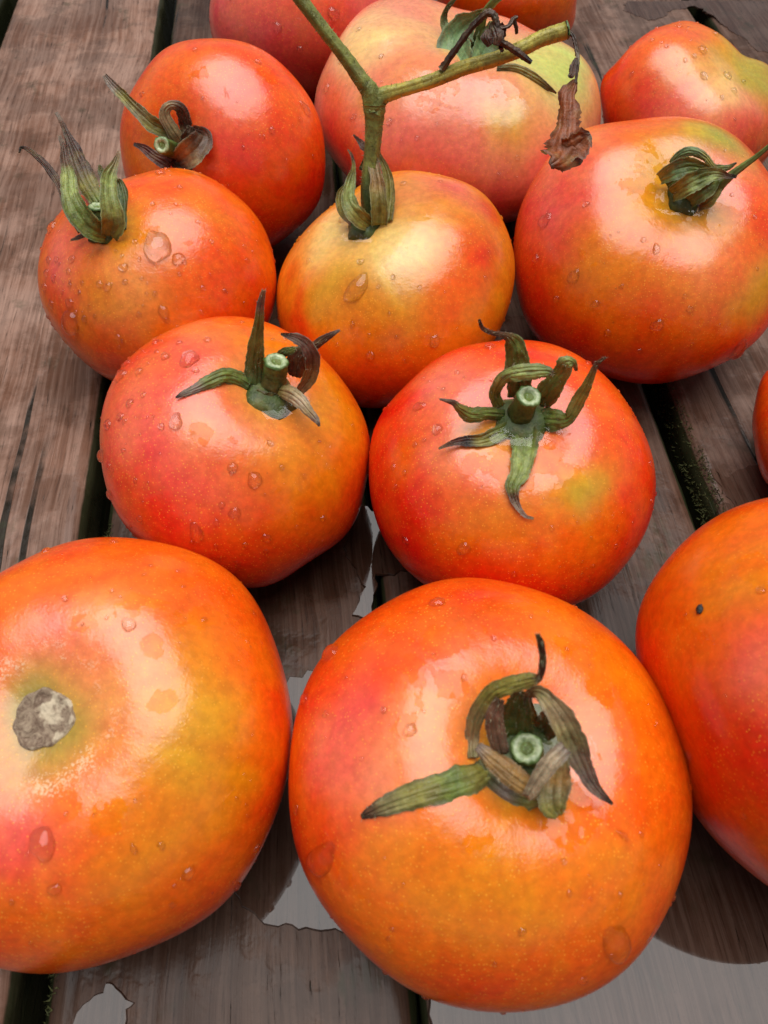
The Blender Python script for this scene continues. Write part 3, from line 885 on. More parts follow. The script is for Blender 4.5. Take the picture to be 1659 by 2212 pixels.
   ['sepal', [[-0.0834, 0.29559, 0.06594, 0.00288], [-0.08653, 0.2949, 0.07287, 0.0026], [-0.08874, 0.29666, 0.07873, 0.00237], [-0.08622, 0.29871, 0.08122, 0.00172], [-0.0826, 0.29953, 0.07937, 0.00238], [-0.0817, 0.29924, 0.07326, 0.00262], [-0.08241, 0.29698, 0.0687, 0.00264]], ['tan', 'tan', 'tan', 'tan', 'dbrown', 'dbrown', 'dbrown'], 0.3],
   ['sepal', [[-0.08595, 0.28862, 0.06294, 0.00344], [-0.08004, 0.2868, 0.06771, 0.00508], [-0.07583, 0.28871, 0.07011, 0.00493], [-0.07435, 0.2942, 0.07123, 0.00326], [-0.0789, 0.29724, 0.07179, 0.00171]], ['brown', 'tan', 'brown', 'brown', 'dbrown'], -0.4],
   ['sepal', [[-0.08939, 0.28952, 0.06114, 0.00318], [-0.09513, 0.29056, 0.06417, 0.00235], [-0.0994, 0.29251, 0.0666, 0.0016], [-0.10364, 0.29324, 0.06825, 0.00057]], ['rbrown', 'rbrown', 'rbrown', 'dark'], -0.2],
   ['sepal', [[-0.08794, 0.29436, 0.06304, 0.00435], [-0.08365, 0.28814, 0.06263, 0.00431], [-0.08021, 0.28572, 0.06109, 0.00201]], ['dbrown', 'dbrown', 'dbrown'], -0.2],
   ['sepal', [[-0.08422, 0.29498, 0.06449, 0.00347], [-0.08044, 0.29607, 0.06924, 0.00343], [-0.07884, 0.2982, 0.0727, 0.0017]], ['dbrown', 'dbrown', 'brown'], -0.2],
  ],
  'tubes': [
   ['stem', [[-0.08676, 0.29723, 0.0625, 0.00379], [-0.08824, 0.29156, 0.06718, 0.00342], [-0.08938, 0.28512, 0.07257, 0.00319]], ['dolive', 'dgreen', 'green']],
  ],
  'pool': None,
  'label': 'smooth red tomato lying on its side, its brown calyx facing the camera at lower left',
 },
 'K': {
  'x': 0.035,
  'y': 0.35928,
  'R': 0.06889,
  'sq': 0.64009,
  'ax': [0.1294, 0.0387, 0.9908],
  'n': 6,
  'lobe': 0.045,
  'seed': 11,
  'dd': 0.15,
  'dw': 0.4,
  'bumps': [
   [[-1.0,0.0,0.07],0.33,-0.0049],
   [[-0.97,0.06,0.24],0.33,-0.0102],
   [[-0.9,0.16,0.41],0.33,-0.0149],
   [[-0.74,0.22,0.63],0.33,0.0398],
   [[-0.62,0.51,0.6],0.33,0.0709],
   [[-1.0,0.0,-0.02],0.33,-0.0057],
   [[-0.89,-0.21,-0.41],0.33,0.011],
   [[-0.21,0.54,0.81],0.33,-0.0047],
   [[-0.05,0.54,0.84],0.33,-0.0345],
   [[0.35,0.51,0.79],0.33,-0.0511],
   [[0.64,0.11,0.76],0.33,0.0245],
   [[0.74,0.09,0.67],0.33,0.0328],
   [[0.87,0.0,0.49],0.33,0.0136],
   [[0.97,-0.06,0.24],0.33,0.0045],
   [[0.48,-0.7,-0.53],0.33,-0.0381],
   [[-0.85,0.2,0.49],0.33,-0.0139],
   [[-0.63,0.46,0.63],0.33,0.0181],
   [[0.93,-0.05,0.37],0.33,-0.0028],
   [[0.46,-0.77,-0.45],0.33,-0.013],
  ],
  'base': ['PK', 'P'],
  'blobs': [
   [-0.39,-0.92,0.1,0.437,'P',0.75],
   [-0.72,-0.69,0.06,0.239,'R2',0.5],
   [-0.84,-0.53,0.1,0.243,'R2',0.7],
   [-0.68,-0.14,0.72,0.327,'YW',0.9],
   [-0.47,-0.61,0.64,0.341,'PK',0.7],
   [-0.88,-0.29,0.37,0.151,'O',0.5],
   [0.59,-0.25,0.76,0.36,'L',1.0],
   [0.36,-0.28,0.89,0.177,'L',0.7],
   [0.0,-0.04,1.0,0.334,'L',0.6],
   [-0.37,-0.49,0.79,0.256,'PY',0.6],
   [0.26,-0.8,0.54,0.199,'Y',0.8],
   [0.2,-0.71,0.68,0.142,'L',0.4],
   [0.63,-0.69,0.35,0.179,'P',0.7],
   [-0.11,-0.99,-0.13,0.359,'R2',0.8],
   [-0.64,-0.61,0.46,0.116,'Y',0.5],
   [0.5,-0.66,0.55,0.203,'PY',0.4],
  ],
  'wet': [
   [-0.29,-0.43,0.86,0.314],
   [-0.31,-0.72,0.63,0.099],
   [0.28,-0.49,0.83,0.259],
   [-0.71,0.02,0.7,0.181],
  ],
  'drops': [
   [0.146,0.365,0.92,0.00219,1.0],
   [-0.509,-0.735,0.449,0.00138,1.0],
   [-0.934,-0.213,0.286,0.00169,1.0],
   [-0.754,-0.574,0.319,0.00122,1.0],
   [0.285,-0.878,0.385,0.00099,1.0],
   [-0.338,-0.844,0.417,0.00098,1.0],
   [-0.606,-0.292,0.74,0.00121,1.0],
   [-0.71,0.016,0.704,0.00125,1.0],
   [-0.837,-0.152,0.525,0.00146,1.0],
   [0.195,-0.952,0.235,0.0012,1.0],
  ],
  'fine': 60,
  'ribs': [
   ['sepal', [[0.03455, 0.33053, 0.08154, 0.00469], [0.03122, 0.34557, 0.08075, 0.00724], [0.03414, 0.35442, 0.08363, 0.00634], [0.03971, 0.35568, 0.08799, 0.00294], [0.04372, 0.35617, 0.09067, 0.00106]], ['ggreen', 'ggreen', 'ggreen', 'ggreen', 'green'], -0.3],
   ['sepal', [[0.03892, 0.33222, 0.0807, 0.00341], [0.04467, 0.34972, 0.07827, 0.00584], [0.04723, 0.35243, 0.08355, 0.00471], [0.0472, 0.35478, 0.08741, 0.00134]], ['ggreen', 'ggreen', 'ggreen', 'green'], -0.3],
   ['sepal', [[0.03021, 0.35537, 0.07917, 0.00301], [0.02691, 0.36153, 0.08342, 0.0018], [0.02721, 0.36282, 0.08779, 0.00119], [0.03018, 0.36311, 0.09154, 0.00091], [0.03276, 0.36425, 0.09345, 0.00037]], ['ggreen', 'ggreen', 'dgreen', 'dgreen', 'dgreen'], 0.2],
   ['sepal', [[0.04825, 0.3297, 0.07995, 0.00131], [0.05678, 0.33022, 0.07919, 0.0021], [0.06476, 0.32747, 0.07678, 0.00223], [0.07041, 0.32641, 0.07399, 0.00127], [0.07504, 0.32698, 0.07098, 0.00032]], ['dgreen', 'olive', 'olive', 'dolive', 'dolive'], 0.2],
  ],
  'tubes': [
   ['stem', [[0.03964, 0.35495, 0.07211, 0.00306], [0.04183, 0.35414, 0.08227, 0.00217], [0.04345, 0.35306, 0.09107, 0.00158], [0.04604, 0.35216, 0.09524, 0.00162], [0.05009, 0.35161, 0.09962, 0.00165], [0.05318, 0.3521, 0.10349, 0.00163]], ['dgreen', 'dgreen', 'green', 'green', 'green', 'green']],
  ],
  'pool': [1.6, 12],
  'label': 'large pale pink and lime ribbed tomato behind the forked vine',
 },
 'L': {
  'x': -0.0463,
  'y': 0.45838,
  'R': 0.05187,
  'sq': 0.80499,
  'ax': [-0.0826, 0.312, 0.9465],
  'n': 5,
  'lobe': 0.02,
  'seed': 12,
  'bumps': [
   [[-0.89,-0.21,0.41],0.33,0.0092],
   [[-0.96,-0.22,0.15],0.33,0.006],
   [[-0.96,-0.28,-0.02],0.33,-0.0104],
  ],
  'base': ['P', 'R'],
  'blobs': [
   [0.24,-0.94,0.23,0.405,'O',0.6],
   [-0.37,-0.92,-0.1,0.511,'P',0.6],
  ],
  'wet': [
   [0.49,-0.86,0.11,0.275],
  ],
  'drops': [
   [-0.156,-0.983,0.096,0.00213,1.0],
   [0.408,-0.898,0.166,0.00283,1.0],
   [-0.386,-0.904,-0.183,0.00146,1.0],
   [0.044,-0.985,-0.166,0.00144,1.0],
  ],
  'fine': 40,
  'ribs': [],
  'tubes': [],
  'pool': None,
  'label': 'red tomato at the back, cut by the top edge, left of the large pale one',
 },
 'M': {
  'x': 0.07616,
  'y': 0.51728,
  'R': 0.04501,
  'sq': 0.78448,
  'ax': [0.17, 0.2164, 0.9614],
  'n': 5,
  'lobe': 0.01,
  'seed': 13,
  'bumps': [
   [[0.98,-0.17,0.11],0.33,-0.0354],
   [[0.92,-0.27,-0.28],0.33,0.0357],
   [[0.84,-0.3,-0.45],0.33,0.0436],
   [[0.97,-0.23,0.02],0.33,-0.0184],
   [[0.95,-0.28,-0.15],0.33,-0.0076],
   [[0.91,-0.27,-0.33],0.33,0.0048],
  ],
  'base': ['O', 'R2'],
  'blobs': [
   [0.27,-0.96,-0.04,0.535,'O',0.9],
  ],
  'wet': [],
  'drops': [],
  'fine': 20,
  'ribs': [],
  'tubes': [],
  'pool': None,
  'label': 'orange tomato at the very back, peeping over the large pale one',
 },
 'N': {
  'x': 0.15501,
  'y': 0.37331,
  'R': 0.04631,
  'sq': 0.76846,
  'ax': [0.3732, -0.1757, 0.9109],
  'n': 4,
  'lobe': 0.06,
  'seed': 14,
  'dd': 0.16,
  'dw': 0.5,
  'ph': 0.5,
  'bumps': [
   [[-0.94,0.22,-0.24],0.22,0.0226],
   [[-0.95,0.28,-0.15],0.22,0.014],
   [[-0.92,0.39,0.02],0.22,-0.0323],
   [[-0.81,0.52,0.28],0.22,-0.0103],
   [[-0.68,0.55,0.49],0.22,0.0265],
   [[-0.34,0.75,0.56],0.22,0.0333],
   [[0.02,0.68,0.73],0.22,-0.0323],
   [[0.22,0.57,0.79],0.22,-0.0566],
   [[0.35,0.46,0.81],0.22,-0.0229],
   [[0.41,0.42,0.81],0.22,-0.0272],
   [[0.52,0.26,0.81],0.22,0.1211],
   [[-0.87,0.1,-0.49],0.22,-0.0203],
   [[-0.94,0.28,-0.2],0.22,0.0028],
   [[-0.94,0.34,0.02],0.22,-0.012],
   [[-0.75,0.55,0.37],0.22,-0.008],
   [[-0.15,0.76,0.63],0.22,-0.0042],
   [[0.02,0.71,0.7],0.22,-0.0111],
   [[0.16,0.48,0.86],0.22,-0.0035],
   [[0.47,0.34,0.81],0.22,-0.0047],
   [[-0.89,0.05,-0.45],0.22,-0.0067],
  ],
  'base': ['O2', 'R'],
  'blobs': [
   [0.01,0.1,0.99,0.527,'Y',1.0],
   [0.36,0.05,0.93,0.387,'G',0.75],
   [-0.37,-0.49,0.79,0.322,'YW',0.6],
   [-0.41,0.36,0.84,0.334,'O',0.8],
   [-0.64,-0.38,0.67,0.415,'PY',0.9],
   [-0.0,-0.63,0.77,0.371,'PK',0.8],
   [-0.17,-0.39,0.91,0.278,'YW',0.5],
   [-0.93,-0.35,0.1,0.382,'R2',0.8],
   [-0.66,-0.66,0.35,0.373,'P',0.8],
   [0.17,-0.75,0.64,0.282,'R2',0.8],
  ],
  'wet': [
   [-0.05,-0.09,0.99,0.379],
  ],
  'drops': [
   [-0.392,0.026,0.92,0.00238,1.0],
   [-0.419,-0.304,0.856,0.00192,1.0],
   [-0.107,-0.179,0.978,0.00217,1.0],
   [-0.525,0.459,0.716,0.00178,1.0],
   [-0.811,0.185,0.555,0.00131,1.0],
   [-0.509,-0.092,0.856,0.00129,1.0],
   [-0.121,0.44,0.89,0.00157,1.0],
   [-0.079,-0.385,0.92,0.00172,1.0],
   [-0.734,0.033,0.679,0.00108,1.0],
   [-0.6,-0.151,0.786,0.00107,1.0],
   [0.129,-0.142,0.981,0.00132,1.0],
   [-0.232,-0.512,0.827,0.00106,1.0],
   [-0.947,-0.107,0.302,0.0011,1.0],
  ],
  'fine': 70,
  'ribs': [],
  'tubes': [],
  'pool': None,
  'label': 'lumpy red and yellow tomato at upper right with a dip in its shoulder',
 },
}
CRUMB = [-0.998, 0.0, -0.061]
PUDDLES = [
  [0.0012, [[0.0127, -0.0092], [0.0129, -0.0211], [0.1307, -0.0211], [0.1837, 0.0828], [0.1281, 0.086], [0.1146, 0.0828], [0.1007, 0.0764], [0.089, 0.0642], [0.0544, 0.0527], [0.0235, 0.0262], [0.0124, 0.0028]]],
  [0.0012, [[-0.0327, 0.0139], [-0.0227, 0.0134], [-0.0119, 0.0121], [0.004, 0.0107], [0.007, 0.0262], [0.003, 0.0527], [0.0017, 0.0994], [-0.0049, 0.1118], [-0.0099, 0.1091], [-0.0145, 0.0994], [-0.0223, 0.0918], [-0.0326, 0.0896], [-0.0439, 0.0672], [-0.0469, 0.039], [-0.0419, 0.0189]]],
  [0.0012, [[-0.0116, 0.1118], [-0.0049, 0.1104], [-0.004, 0.1173], [-0.003, 0.1287], [0.0087, 0.1297], [0.0107, 0.1406], [0.0037, 0.1574], [-0.0109, 0.1595], [-0.0158, 0.1406], [-0.0103, 0.1287], [-0.0067, 0.1229]]],
  [0.001, [[-0.0855, -0.0111], [-0.0849, -0.0069], [-0.0835, -0.0048], [-0.0808, -0.0025], [-0.0781, -0.0016], [-0.0778, 0.0006], [-0.0758, 0.0004], [-0.073, -0.0016], [-0.071, -0.0035], [-0.0686, -0.0044], [-0.0705, -0.0059], [-0.0704, -0.0111]]],
  [0.0008, [[0.1705, 0.5815], [0.1649, 0.568], [0.1717, 0.5613], [0.1797, 0.5535], [0.19, 0.5574], [0.1985, 0.568], [0.216, 0.5747], [0.2257, 0.5613], [0.2439, 0.5114], [0.2559, 0.5114], [0.2694, 0.5815]]],
  [0.0008, [[0.1349, 0.1617], [0.1311, 0.1574], [0.1319, 0.1531], [0.1359, 0.151], [0.1379, 0.1552], [0.1374, 0.1606]]],
  [0.0009, [[0.1332, 0.1776], [0.1386, 0.173], [0.1455, 0.1776], [0.1536, 0.1799], [0.1623, 0.1707], [0.1572, 0.1531], [0.1397, 0.1552], [0.1351, 0.1662]]],
]


# ------------------------------------------------------------------ node helpers
class NT:
    def __init__(self, name):
        self.m = bpy.data.materials.new(name); self.m.use_nodes = True
        self.t = self.m.node_tree; self.t.nodes.clear()
        self.out = self.t.nodes.new("ShaderNodeOutputMaterial")
    def n(self, typ, **kw):
        nd = self.t.nodes.new("ShaderNode" + typ)
        for k, v in kw.items():
            if k.startswith('_'): setattr(nd, k[1:], v)
            else: nd.inputs[k.replace('__', ' ')].default_value = v
        return nd
    def l(self, a, b): self.t.links.new(a, b); return b
    def coord(self, scale=(1, 1, 1), loc=(0, 0, 0)):
        tc = self.n("TexCoord"); mp = self.n("Mapping"); mp.inputs['Scale'].default_value = scale; mp.inputs['Location'].default_value = loc
        self.l(tc.outputs['Object'], mp.inputs['Vector']); return mp.outputs[0]
    def noise(self, vec, scale, detail=3, rough=.55, dist=0.):
        nd = self.n("TexNoise", Scale=scale, Detail=detail, Roughness=rough, Distortion=dist)
        self.l(vec, nd.inputs['Vector']); return nd.outputs['Fac']
    def ramp(self, fac, a, b, lo=0., hi=1.):
        nd = self.n("MapRange", _interpolation_type='SMOOTHSTEP'); self.l(fac, nd.inputs['Value'])
        nd.inputs['From Min'].default_value = a; nd.inputs['From Max'].default_value = b
        nd.inputs['To Min'].default_value = lo; nd.inputs['To Max'].default_value = hi
        return nd.outputs['Result']
    def math(self, op, a, b=None, c=None):
        nd = self.n("Math", _operation=op)
        for i, v in enumerate((a, b, c)):
            if v is None: continue
            if isinstance(v, (int, float)): nd.inputs[i].default_value = v
            else: self.l(v, nd.inputs[i])
        return nd.outputs[0]
    def mix(self, fac, a, b, mode='MIX'):
        nd = self.n("Mix", _data_type='RGBA', _blend_type=mode)
        for sock, v in ((nd.inputs[0], fac), (nd.inputs[6], a), (nd.inputs[7], b)):
            if isinstance(v, (int, float)): sock.default_value = v
            elif isinstance(v, tuple): sock.default_value = (*v, 1)
            else: self.l(v, sock)
        return nd.outputs[2]
    def attr(self, name, out='Color'):
        nd = self.n("Attribute", _attribute_name=name); return nd.outputs[out]
    def schlick(self, f0, normal=None):      # water-air reflectance, same from both sides of a thin film
        lw = self.n("LayerWeight", Blend=.5)
        if normal is not None: self.l(normal, lw.inputs['Normal'])
        return self.math('ADD', f0, self.math('MULTIPLY', 1 - f0, self.math('POWER', lw.outputs['Facing'], 5.)))
    def bump(self, h, strength, dist, normal=None):
        nd = self.n("Bump", Strength=strength, Distance=dist); self.l(h, nd.inputs['Height'])
        if normal is not None: self.l(normal, nd.inputs['Normal'])
        return nd.outputs[0]

# ------------------------------------------------------------------ materials
def mat_skin():
    N = NT("tomato_skin"); v = N.coord()
    col = N.attr("Col"); wet = N.attr("Wet", 'Fac'); fl = N.attr("Fleck", 'Fac')
    # mottling of the pigment
    m1 = N.noise(v, 55, 4, .6); m2 = N.noise(v, 420, 3, .6)
    hue = N.n("HueSaturation"); N.l(col, hue.inputs['Color'])
    N.l(N.ramp(m1, .25, .75, .492, .508), hue.inputs['Hue'])
    N.l(N.ramp(m2, .25, .75, .88, 1.12), hue.inputs['Value'])
    c = hue.outputs[0]
    # fine golden flecks under the skin
    vo = N.n("TexVoronoi", Scale=1150., Randomness=1.0); N.l(v, vo.inputs['Vector'])
    dots = N.ramp(vo.outputs['Distance'], .12, .34, 1., 0.)
    pick = N.ramp(vo.outputs['Color'], .25, .75)
    dense = N.ramp(N.noise(v, 30, 2), .35, .6, .25, 1.)
    fk = N.math('MULTIPLY', N.math('MULTIPLY', dots, pick), dense)
    c = N.mix(N.math('MULTIPLY', fk, .5), c, (.98, .46, .035))
    # sparse dark pores
    vo2 = N.n("TexVoronoi", Scale=170., Randomness=1.0); N.l(v, vo2.inputs['Vector'])
    pore = N.math('MULTIPLY', N.ramp(vo2.outputs['Distance'], .05, .10, 1., 0.), N.ramp(vo2.outputs['Color'], .8, .84))
    c = N.mix(N.math('MULTIPLY', pore, .3), c, (.16, .06, .015))
    # pale mineral crust where the fleck mask is set
    cr = N.ramp(N.math('ADD', N.noise(v, 1500, 3, .7), N.math('MULTIPLY', fl, .40)), .80, .92)
    cr = N.math('MULTIPLY', N.math('MULTIPLY', cr, N.ramp(fl, .05, .3)), N.ramp(N.noise(v, 95, 3, .6), .44, .62))
    c = N.mix(N.math('MULTIPLY', cr, .5), c, (.78, .66, .44))
    # rain film: jagged-edged smooth patches
    wn1 = N.noise(v, 85, 5, .62, .4)
    film = N.ramp(N.math('ADD', N.math('MULTIPLY', wet, .64), N.math('MULTIPLY', N.math('SUBTRACT', wn1, .5), 1.9)), .42, .46)
    b = N.n("BsdfPrincipled")
    N.l(c, b.inputs['Base Color'])
    rough = N.math('ADD', .24, N.math('MULTIPLY', N.math('SUBTRACT', m1, .5), .16))
    rough = N.math('ADD', rough, N.math('MULTIPLY', cr, .4))
    N.l(N.math('MULTIPLY', rough, N.ramp(film, 0, 1, 1., .95)), b.inputs['Roughness'])
    N.l(N.ramp(film, 0, 1, .58, .05), b.inputs['Specular IOR Level'])
    b.inputs['IOR'].default_value = 1.5
    N.l(N.math('MULTIPLY', film, .9), b.inputs['Coat Weight']); b.inputs['Coat Roughness'].default_value = .03; b.inputs['Coat IOR'].default_value = 1.33
    b.inputs['Subsurface Weight'].default_value = .18
    b.inputs['Subsurface Radius'].default_value = (1.0, .25, .08); b.inputs['Subsurface Scale'].default_value = .004
    fine = N.noise(v, 1500, 2, .5)
    n1 = N.bump(N.math('ADD', N.math('MULTIPLY', fk, .6), fine), N_SKIN_BUMP, .0002)
    n2 = N.bump(N.noise(v, 38, 2, .5), .35, .0016, N.bump(N.noise(v, 170, 3, .55), .30, .0007, n1))
    N.l(n2, b.inputs['Normal'])
    n3 = N.bump(film, .6, .0005, N.bump(N.noise(v, 75, 2), .55, .0022)); N.l(n3, b.inputs['Coat Normal'])
    N.l(b.outputs[0], N.out.inputs[0]); return N.m
N_SKIN_BUMP = .22

def mat_green():
    N = NT("calyx_tissue"); v = N.coord()
    col = N.attr("Col")
    n1 = N.noise(v, 330, 4, .65); n2 = N.noise(v, 1400, 3, .6); n3 = N.noise(v, 140, 3, .6)
    c = N.mix(N.ramp(n1, .3, .75), N.mix(.52, col, (0, 0, 0)), col)
    c = N.mix(N.math('MULTIPLY', N.ramp(N.noise(v, 210, 4, .7), .54, .66), .6), c, N.mix(.62, col, (.085, .038, .014)))
    c = N.mix(N.ramp(n3, .5, .72, 0, .4), c, N.mix(.5, col, (.4, .36, .12)))
    c = N.mix(N.ramp(n2, .58, .78, 0, .28), c, N.mix(.5, col, (.75, .68, .48)))
    hair = N.attr("Vein", 'Fac')
    c = N.mix(N.math('MULTIPLY', hair, .10), c, N.mix(.6, col, (.02, .02, .01)))
    b = N.n("BsdfPrincipled", Roughness=.48); N.l(c, b.inputs['Base Color'])
    b.inputs['Specular IOR Level'].default_value = .42
    b.inputs['Subsurface Weight'].default_value = .08; b.inputs['Subsurface Scale'].default_value = .002
    h = N.math('ADD', n1, N.math('MULTIPLY', n2, .6)); h = N.math('ADD', h, N.math('MULTIPLY', hair, -.8))
    N.l(N.bump(h, .7, .0005), b.inputs['Normal'])
    N.l(b.outputs[0], N.out.inputs[0]); return N.m

def mat_cut():
    N = NT("cut_stem_face"); v = N.coord(); col = N.attr("Col")
    n = N.noise(v, 900, 3, .6)
    c = N.mix(N.ramp(n, .3, .7), N.mix(.5, col, (.05, .12, .02)), col)
    b = N.n("BsdfPrincipled", Roughness=.35); N.l(c, b.inputs['Base Color'])
    N.l(N.bump(n, .5, .0004), b.inputs['Normal']); N.l(b.outputs[0], N.out.inputs[0]); return N.m

def mat_cork():
    N = NT("corky_scar"); v = N.coord()
    n = N.noise(v, 420, 5, .7, 1.2); n2 = N.noise(v, 170, 3, .6)
    c = N.mix(N.ramp(n, .35, .65), (.15, .090, .055), (.36, .265, .175))
    c = N.mix(N.ramp(n2, .50, .60), c, (.58, .47, .32))
    b = N.n("BsdfPrincipled", Roughness=.6); N.l(c, b.inputs['Base Color'])
    N.l(N.bump(n, .9, .0012), b.inputs['Normal']); N.l(b.outputs[0], N.out.inputs[0]); return N.m

def mat_drop():
    N = NT("water_drop_glass")
    b = N.n("BsdfPrincipled", Roughness=0.0, IOR=1.33); b.inputs['Transmission Weight'].default_value = 1.
    b.inputs['Base Color'].default_value = (1, 1, 1, 1)
    fr = N.schlick(.030); tr = N.n("BsdfTransparent"); gl = N.n("BsdfGlossy", Roughness=.0)
    gl.inputs['Color'].default_value = (1, 1, 1, 1)
    mx = N.n("MixShader"); N.l(fr, mx.inputs[0]); N.l(tr.outputs[0], mx.inputs[1]); N.l(gl.outputs[0], mx.inputs[2])
    m2 = N.n("MixShader"); m2.inputs[0].default_value = .30; N.l(b.outputs[0], m2.inputs[1]); N.l(mx.outputs[0], m2.inputs[2])
    N.l(m2.outputs[0], N.out.inputs[0]); return N.m

def mat_film(name, bump_scale, bump, f0=.020):
    N = NT(name); v = N.coord()
    nrm = N.bump(N.noise(v, bump_scale, 3, .5), bump, .0006) if bump else None
    fr = N.schlick(f0, nrm)
    tr = N.n("BsdfTransparent"); gl = N.n("BsdfGlossy", Roughness=.05)
    gl.inputs['Color'].default_value = (1, 1, 1, 1)
    if nrm is not None: N.l(nrm, gl.inputs['Normal'])
    mx = N.n("MixShader"); N.l(fr, mx.inputs[0]); N.l(tr.outputs[0], mx.inputs[1]); N.l(gl.outputs[0], mx.inputs[2])
    N.l(mx.outputs[0], N.out.inputs[0]); return N.m

def mat_wood(seed, tint, dry, film=False):
    N = NT("flooded_wood" if film else "wet_painted_wood"); off = (seed * 3.7, seed * 1.3, 0)
    v0 = N.coord((1, 1, 1), off)
    # slow bend of the grain, stronger round knots
    wob = N.n("TexNoise", Scale=9., Detail=2.); N.l(v0, wob.inputs['Vector'])
    wv = N.n("VectorMath", _operation='MULTIPLY_ADD'); N.l(wob.outputs['Color'], wv.inputs[0]); wv.inputs[1].default_value = (.012, 0, 0); N.l(v0, wv.inputs[2])
    st = N.n("Mapping"); N.l(wv.outputs[0], st.inputs['Vector']); st.inputs['Scale'].default_value = (1, .022, 1)
    st2 = N.n("Mapping"); N.l(wv.outputs[0], st2.inputs['Vector']); st2.inputs['Scale'].default_value = (1, .07, 1)
    g1 = N.noise(st.outputs[0], 520, 4, .62); g2 = N.noise(st.outputs[0], 130, 3, .55); g3 = N.noise(st2.outputs[0], 900, 3, .65)
    blot = N.noise(v0, 22, 4, .6); spk = N.noise(v0, 700, 3, .6)
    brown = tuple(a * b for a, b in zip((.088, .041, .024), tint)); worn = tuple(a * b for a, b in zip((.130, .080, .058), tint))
    c = N.mix(N.ramp(blot, .38, .66), brown, worn)
    c = N.mix(N.ramp(g2, .3, .7, .0, .45), c, tuple(x * .55 for x in brown))
    c = N.mix(N.ramp(g1, .38, .66, .0, .55), c, tuple(x * 1.45 for x in worn))
    c = N.mix(N.ramp(g3, .50, .72, .0, .55), c, tuple(x * .35 for x in brown))
    c = N.mix(N.ramp(spk, .55, .75, 0, .3), c, tuple(x * .6 for x in brown))
    crack = N.math('MULTIPLY', N.ramp(g2, .64, .68), N.ramp(blot, .35, .55))
    crack = N.math('MAXIMUM', crack, N.math('MULTIPLY', N.ramp(g3, .66, .74), N.ramp(blot, .45, .5, .2, 1.)))
    c = N.mix(N.math('MULTIPLY', crack, .95), c, (.010, .009, .005))
    alg = N.math('MULTIPLY', N.ramp(N.noise(v0, 48, 4, .65), .56, .70), N.ramp(g1, .3, .6))
    c = N.mix(N.math('MULTIPLY', alg, .6), c, (.030, .034, .014))
    # green algae towards the board edges
    edge = N.attr("Edge", 'Fac')
    c = N.mix(N.math('MULTIPLY', N.ramp(N.math('ADD', edge, N.math('MULTIPLY', N.noise(v0, 60, 4, .65), .6)), .75, 1.15), .92), c, (.020, .026, .010))
    wet = N.ramp(N.noise(v0, 26, 5, .62), .40, .56)
    b = N.n("BsdfPrincipled"); N.l(N.mix(N.math('MULTIPLY', wet, .8), c, N.mix(.42, c, (0, 0, 0))), b.inputs['Base Color'])
    N.l(N.ramp(wet, 0, 1, 0.42 + dry, .20), b.inputs['Roughness'])
    N.l(N.ramp(wet, 0, 1, .15, .12), b.inputs['Specular IOR Level'])
    h = N.math('ADD', N.math('MULTIPLY', g1, .5), N.math('MULTIPLY', g3, .35)); h = N.math('SUBTRACT', h, N.math('MULTIPLY', crack, .9))
    h = N.math('ADD', h, N.math('MULTIPLY', spk, .25))
    N.l(N.bump(N.math('MULTIPLY', h, N.ramp(wet, 0, 1, 1., .3)), .42, .0010), b.inputs['Normal'])
    if film:      # board seen through clear standing water: soaked colour under a smooth coat of water
        N.l(N.mix(.35, c, (0, 0, 0)), b.inputs['Base Color'])
        for l in list(b.inputs['Roughness'].links) + list(b.inputs['Specular IOR Level'].links): N.t.links.remove(l)
        b.inputs['Roughness'].default_value = .6; b.inputs['Specular IOR Level'].default_value = .0
        b.inputs['Coat Weight'].default_value = 1.; b.inputs['Coat Roughness'].default_value = .02; b.inputs['Coat IOR'].default_value = 1.38
    N.l(b.outputs[0], N.out.inputs[0]); return N.m

def mat_simple(name, col, col2, scale, rough=.7, bump=.5):
    N = NT(name); v = N.coord(); n = N.noise(v, scale, 4, .65)
    b = N.n("BsdfPrincipled", Roughness=rough); N.l(N.mix(N.ramp(n, .3, .7), col, col2), b.inputs['Base Color'])
    N.l(N.bump(n, bump, .001), b.inputs['Normal']); N.l(b.outputs[0], N.out.inputs[0]); return N.m

M_SKIN, M_GREEN, M_CUT, M_CORK, M_DROP = mat_skin(), mat_green(), mat_cut(), mat_cork(), mat_drop()
M_POOL = mat_film("calyx_pool", 190, .9, .022)

# ------------------------------------------------------------------ mesh helpers
def link(name, me, mat, parent=None, smooth=True):
    me.materials.append(mat)
    if smooth: me.polygons.foreach_set('use_smooth', np.ones(len(me.polygons), bool))
    o = bpy.data.objects.new(name, me); COL.objects.link(o)
    if parent is not None: o.parent = parent
    return o
def mesh(name, V, Fc):
    me = bpy.data.meshes.new(name); me.from_pydata([tuple(p) for p in np.asarray(V).tolist()], [], Fc); me.update(); return me
def setcol(me, name, C):
    C = np.asarray(C, dtype=np.float32)
    if C.ndim == 1:
        a = me.attributes.new(name, 'FLOAT', 'POINT'); a.data.foreach_set('value', C)
    else:
        a = me.attributes.new(name, 'FLOAT_COLOR', 'POINT')
        a.data.foreach_set('color', np.concatenate([C, np.ones((len(C), 1), np.float32)], 1).ravel())
def grid_faces(nr, nc, wrap=False, off=0):
    f = []
    for i in range(nr - 1):
        for j in range(nc if wrap else nc - 1):
            k = (j + 1) % nc
            f.append((off + i * nc + j, off + (i + 1) * nc + j, off + (i + 1) * nc + k, off + i * nc + k))
    return f
def empty(name, loc):
    o = bpy.data.objects.new(name, None); o.empty_display_size = .03; o.location = loc; COL.objects.link(o); return o
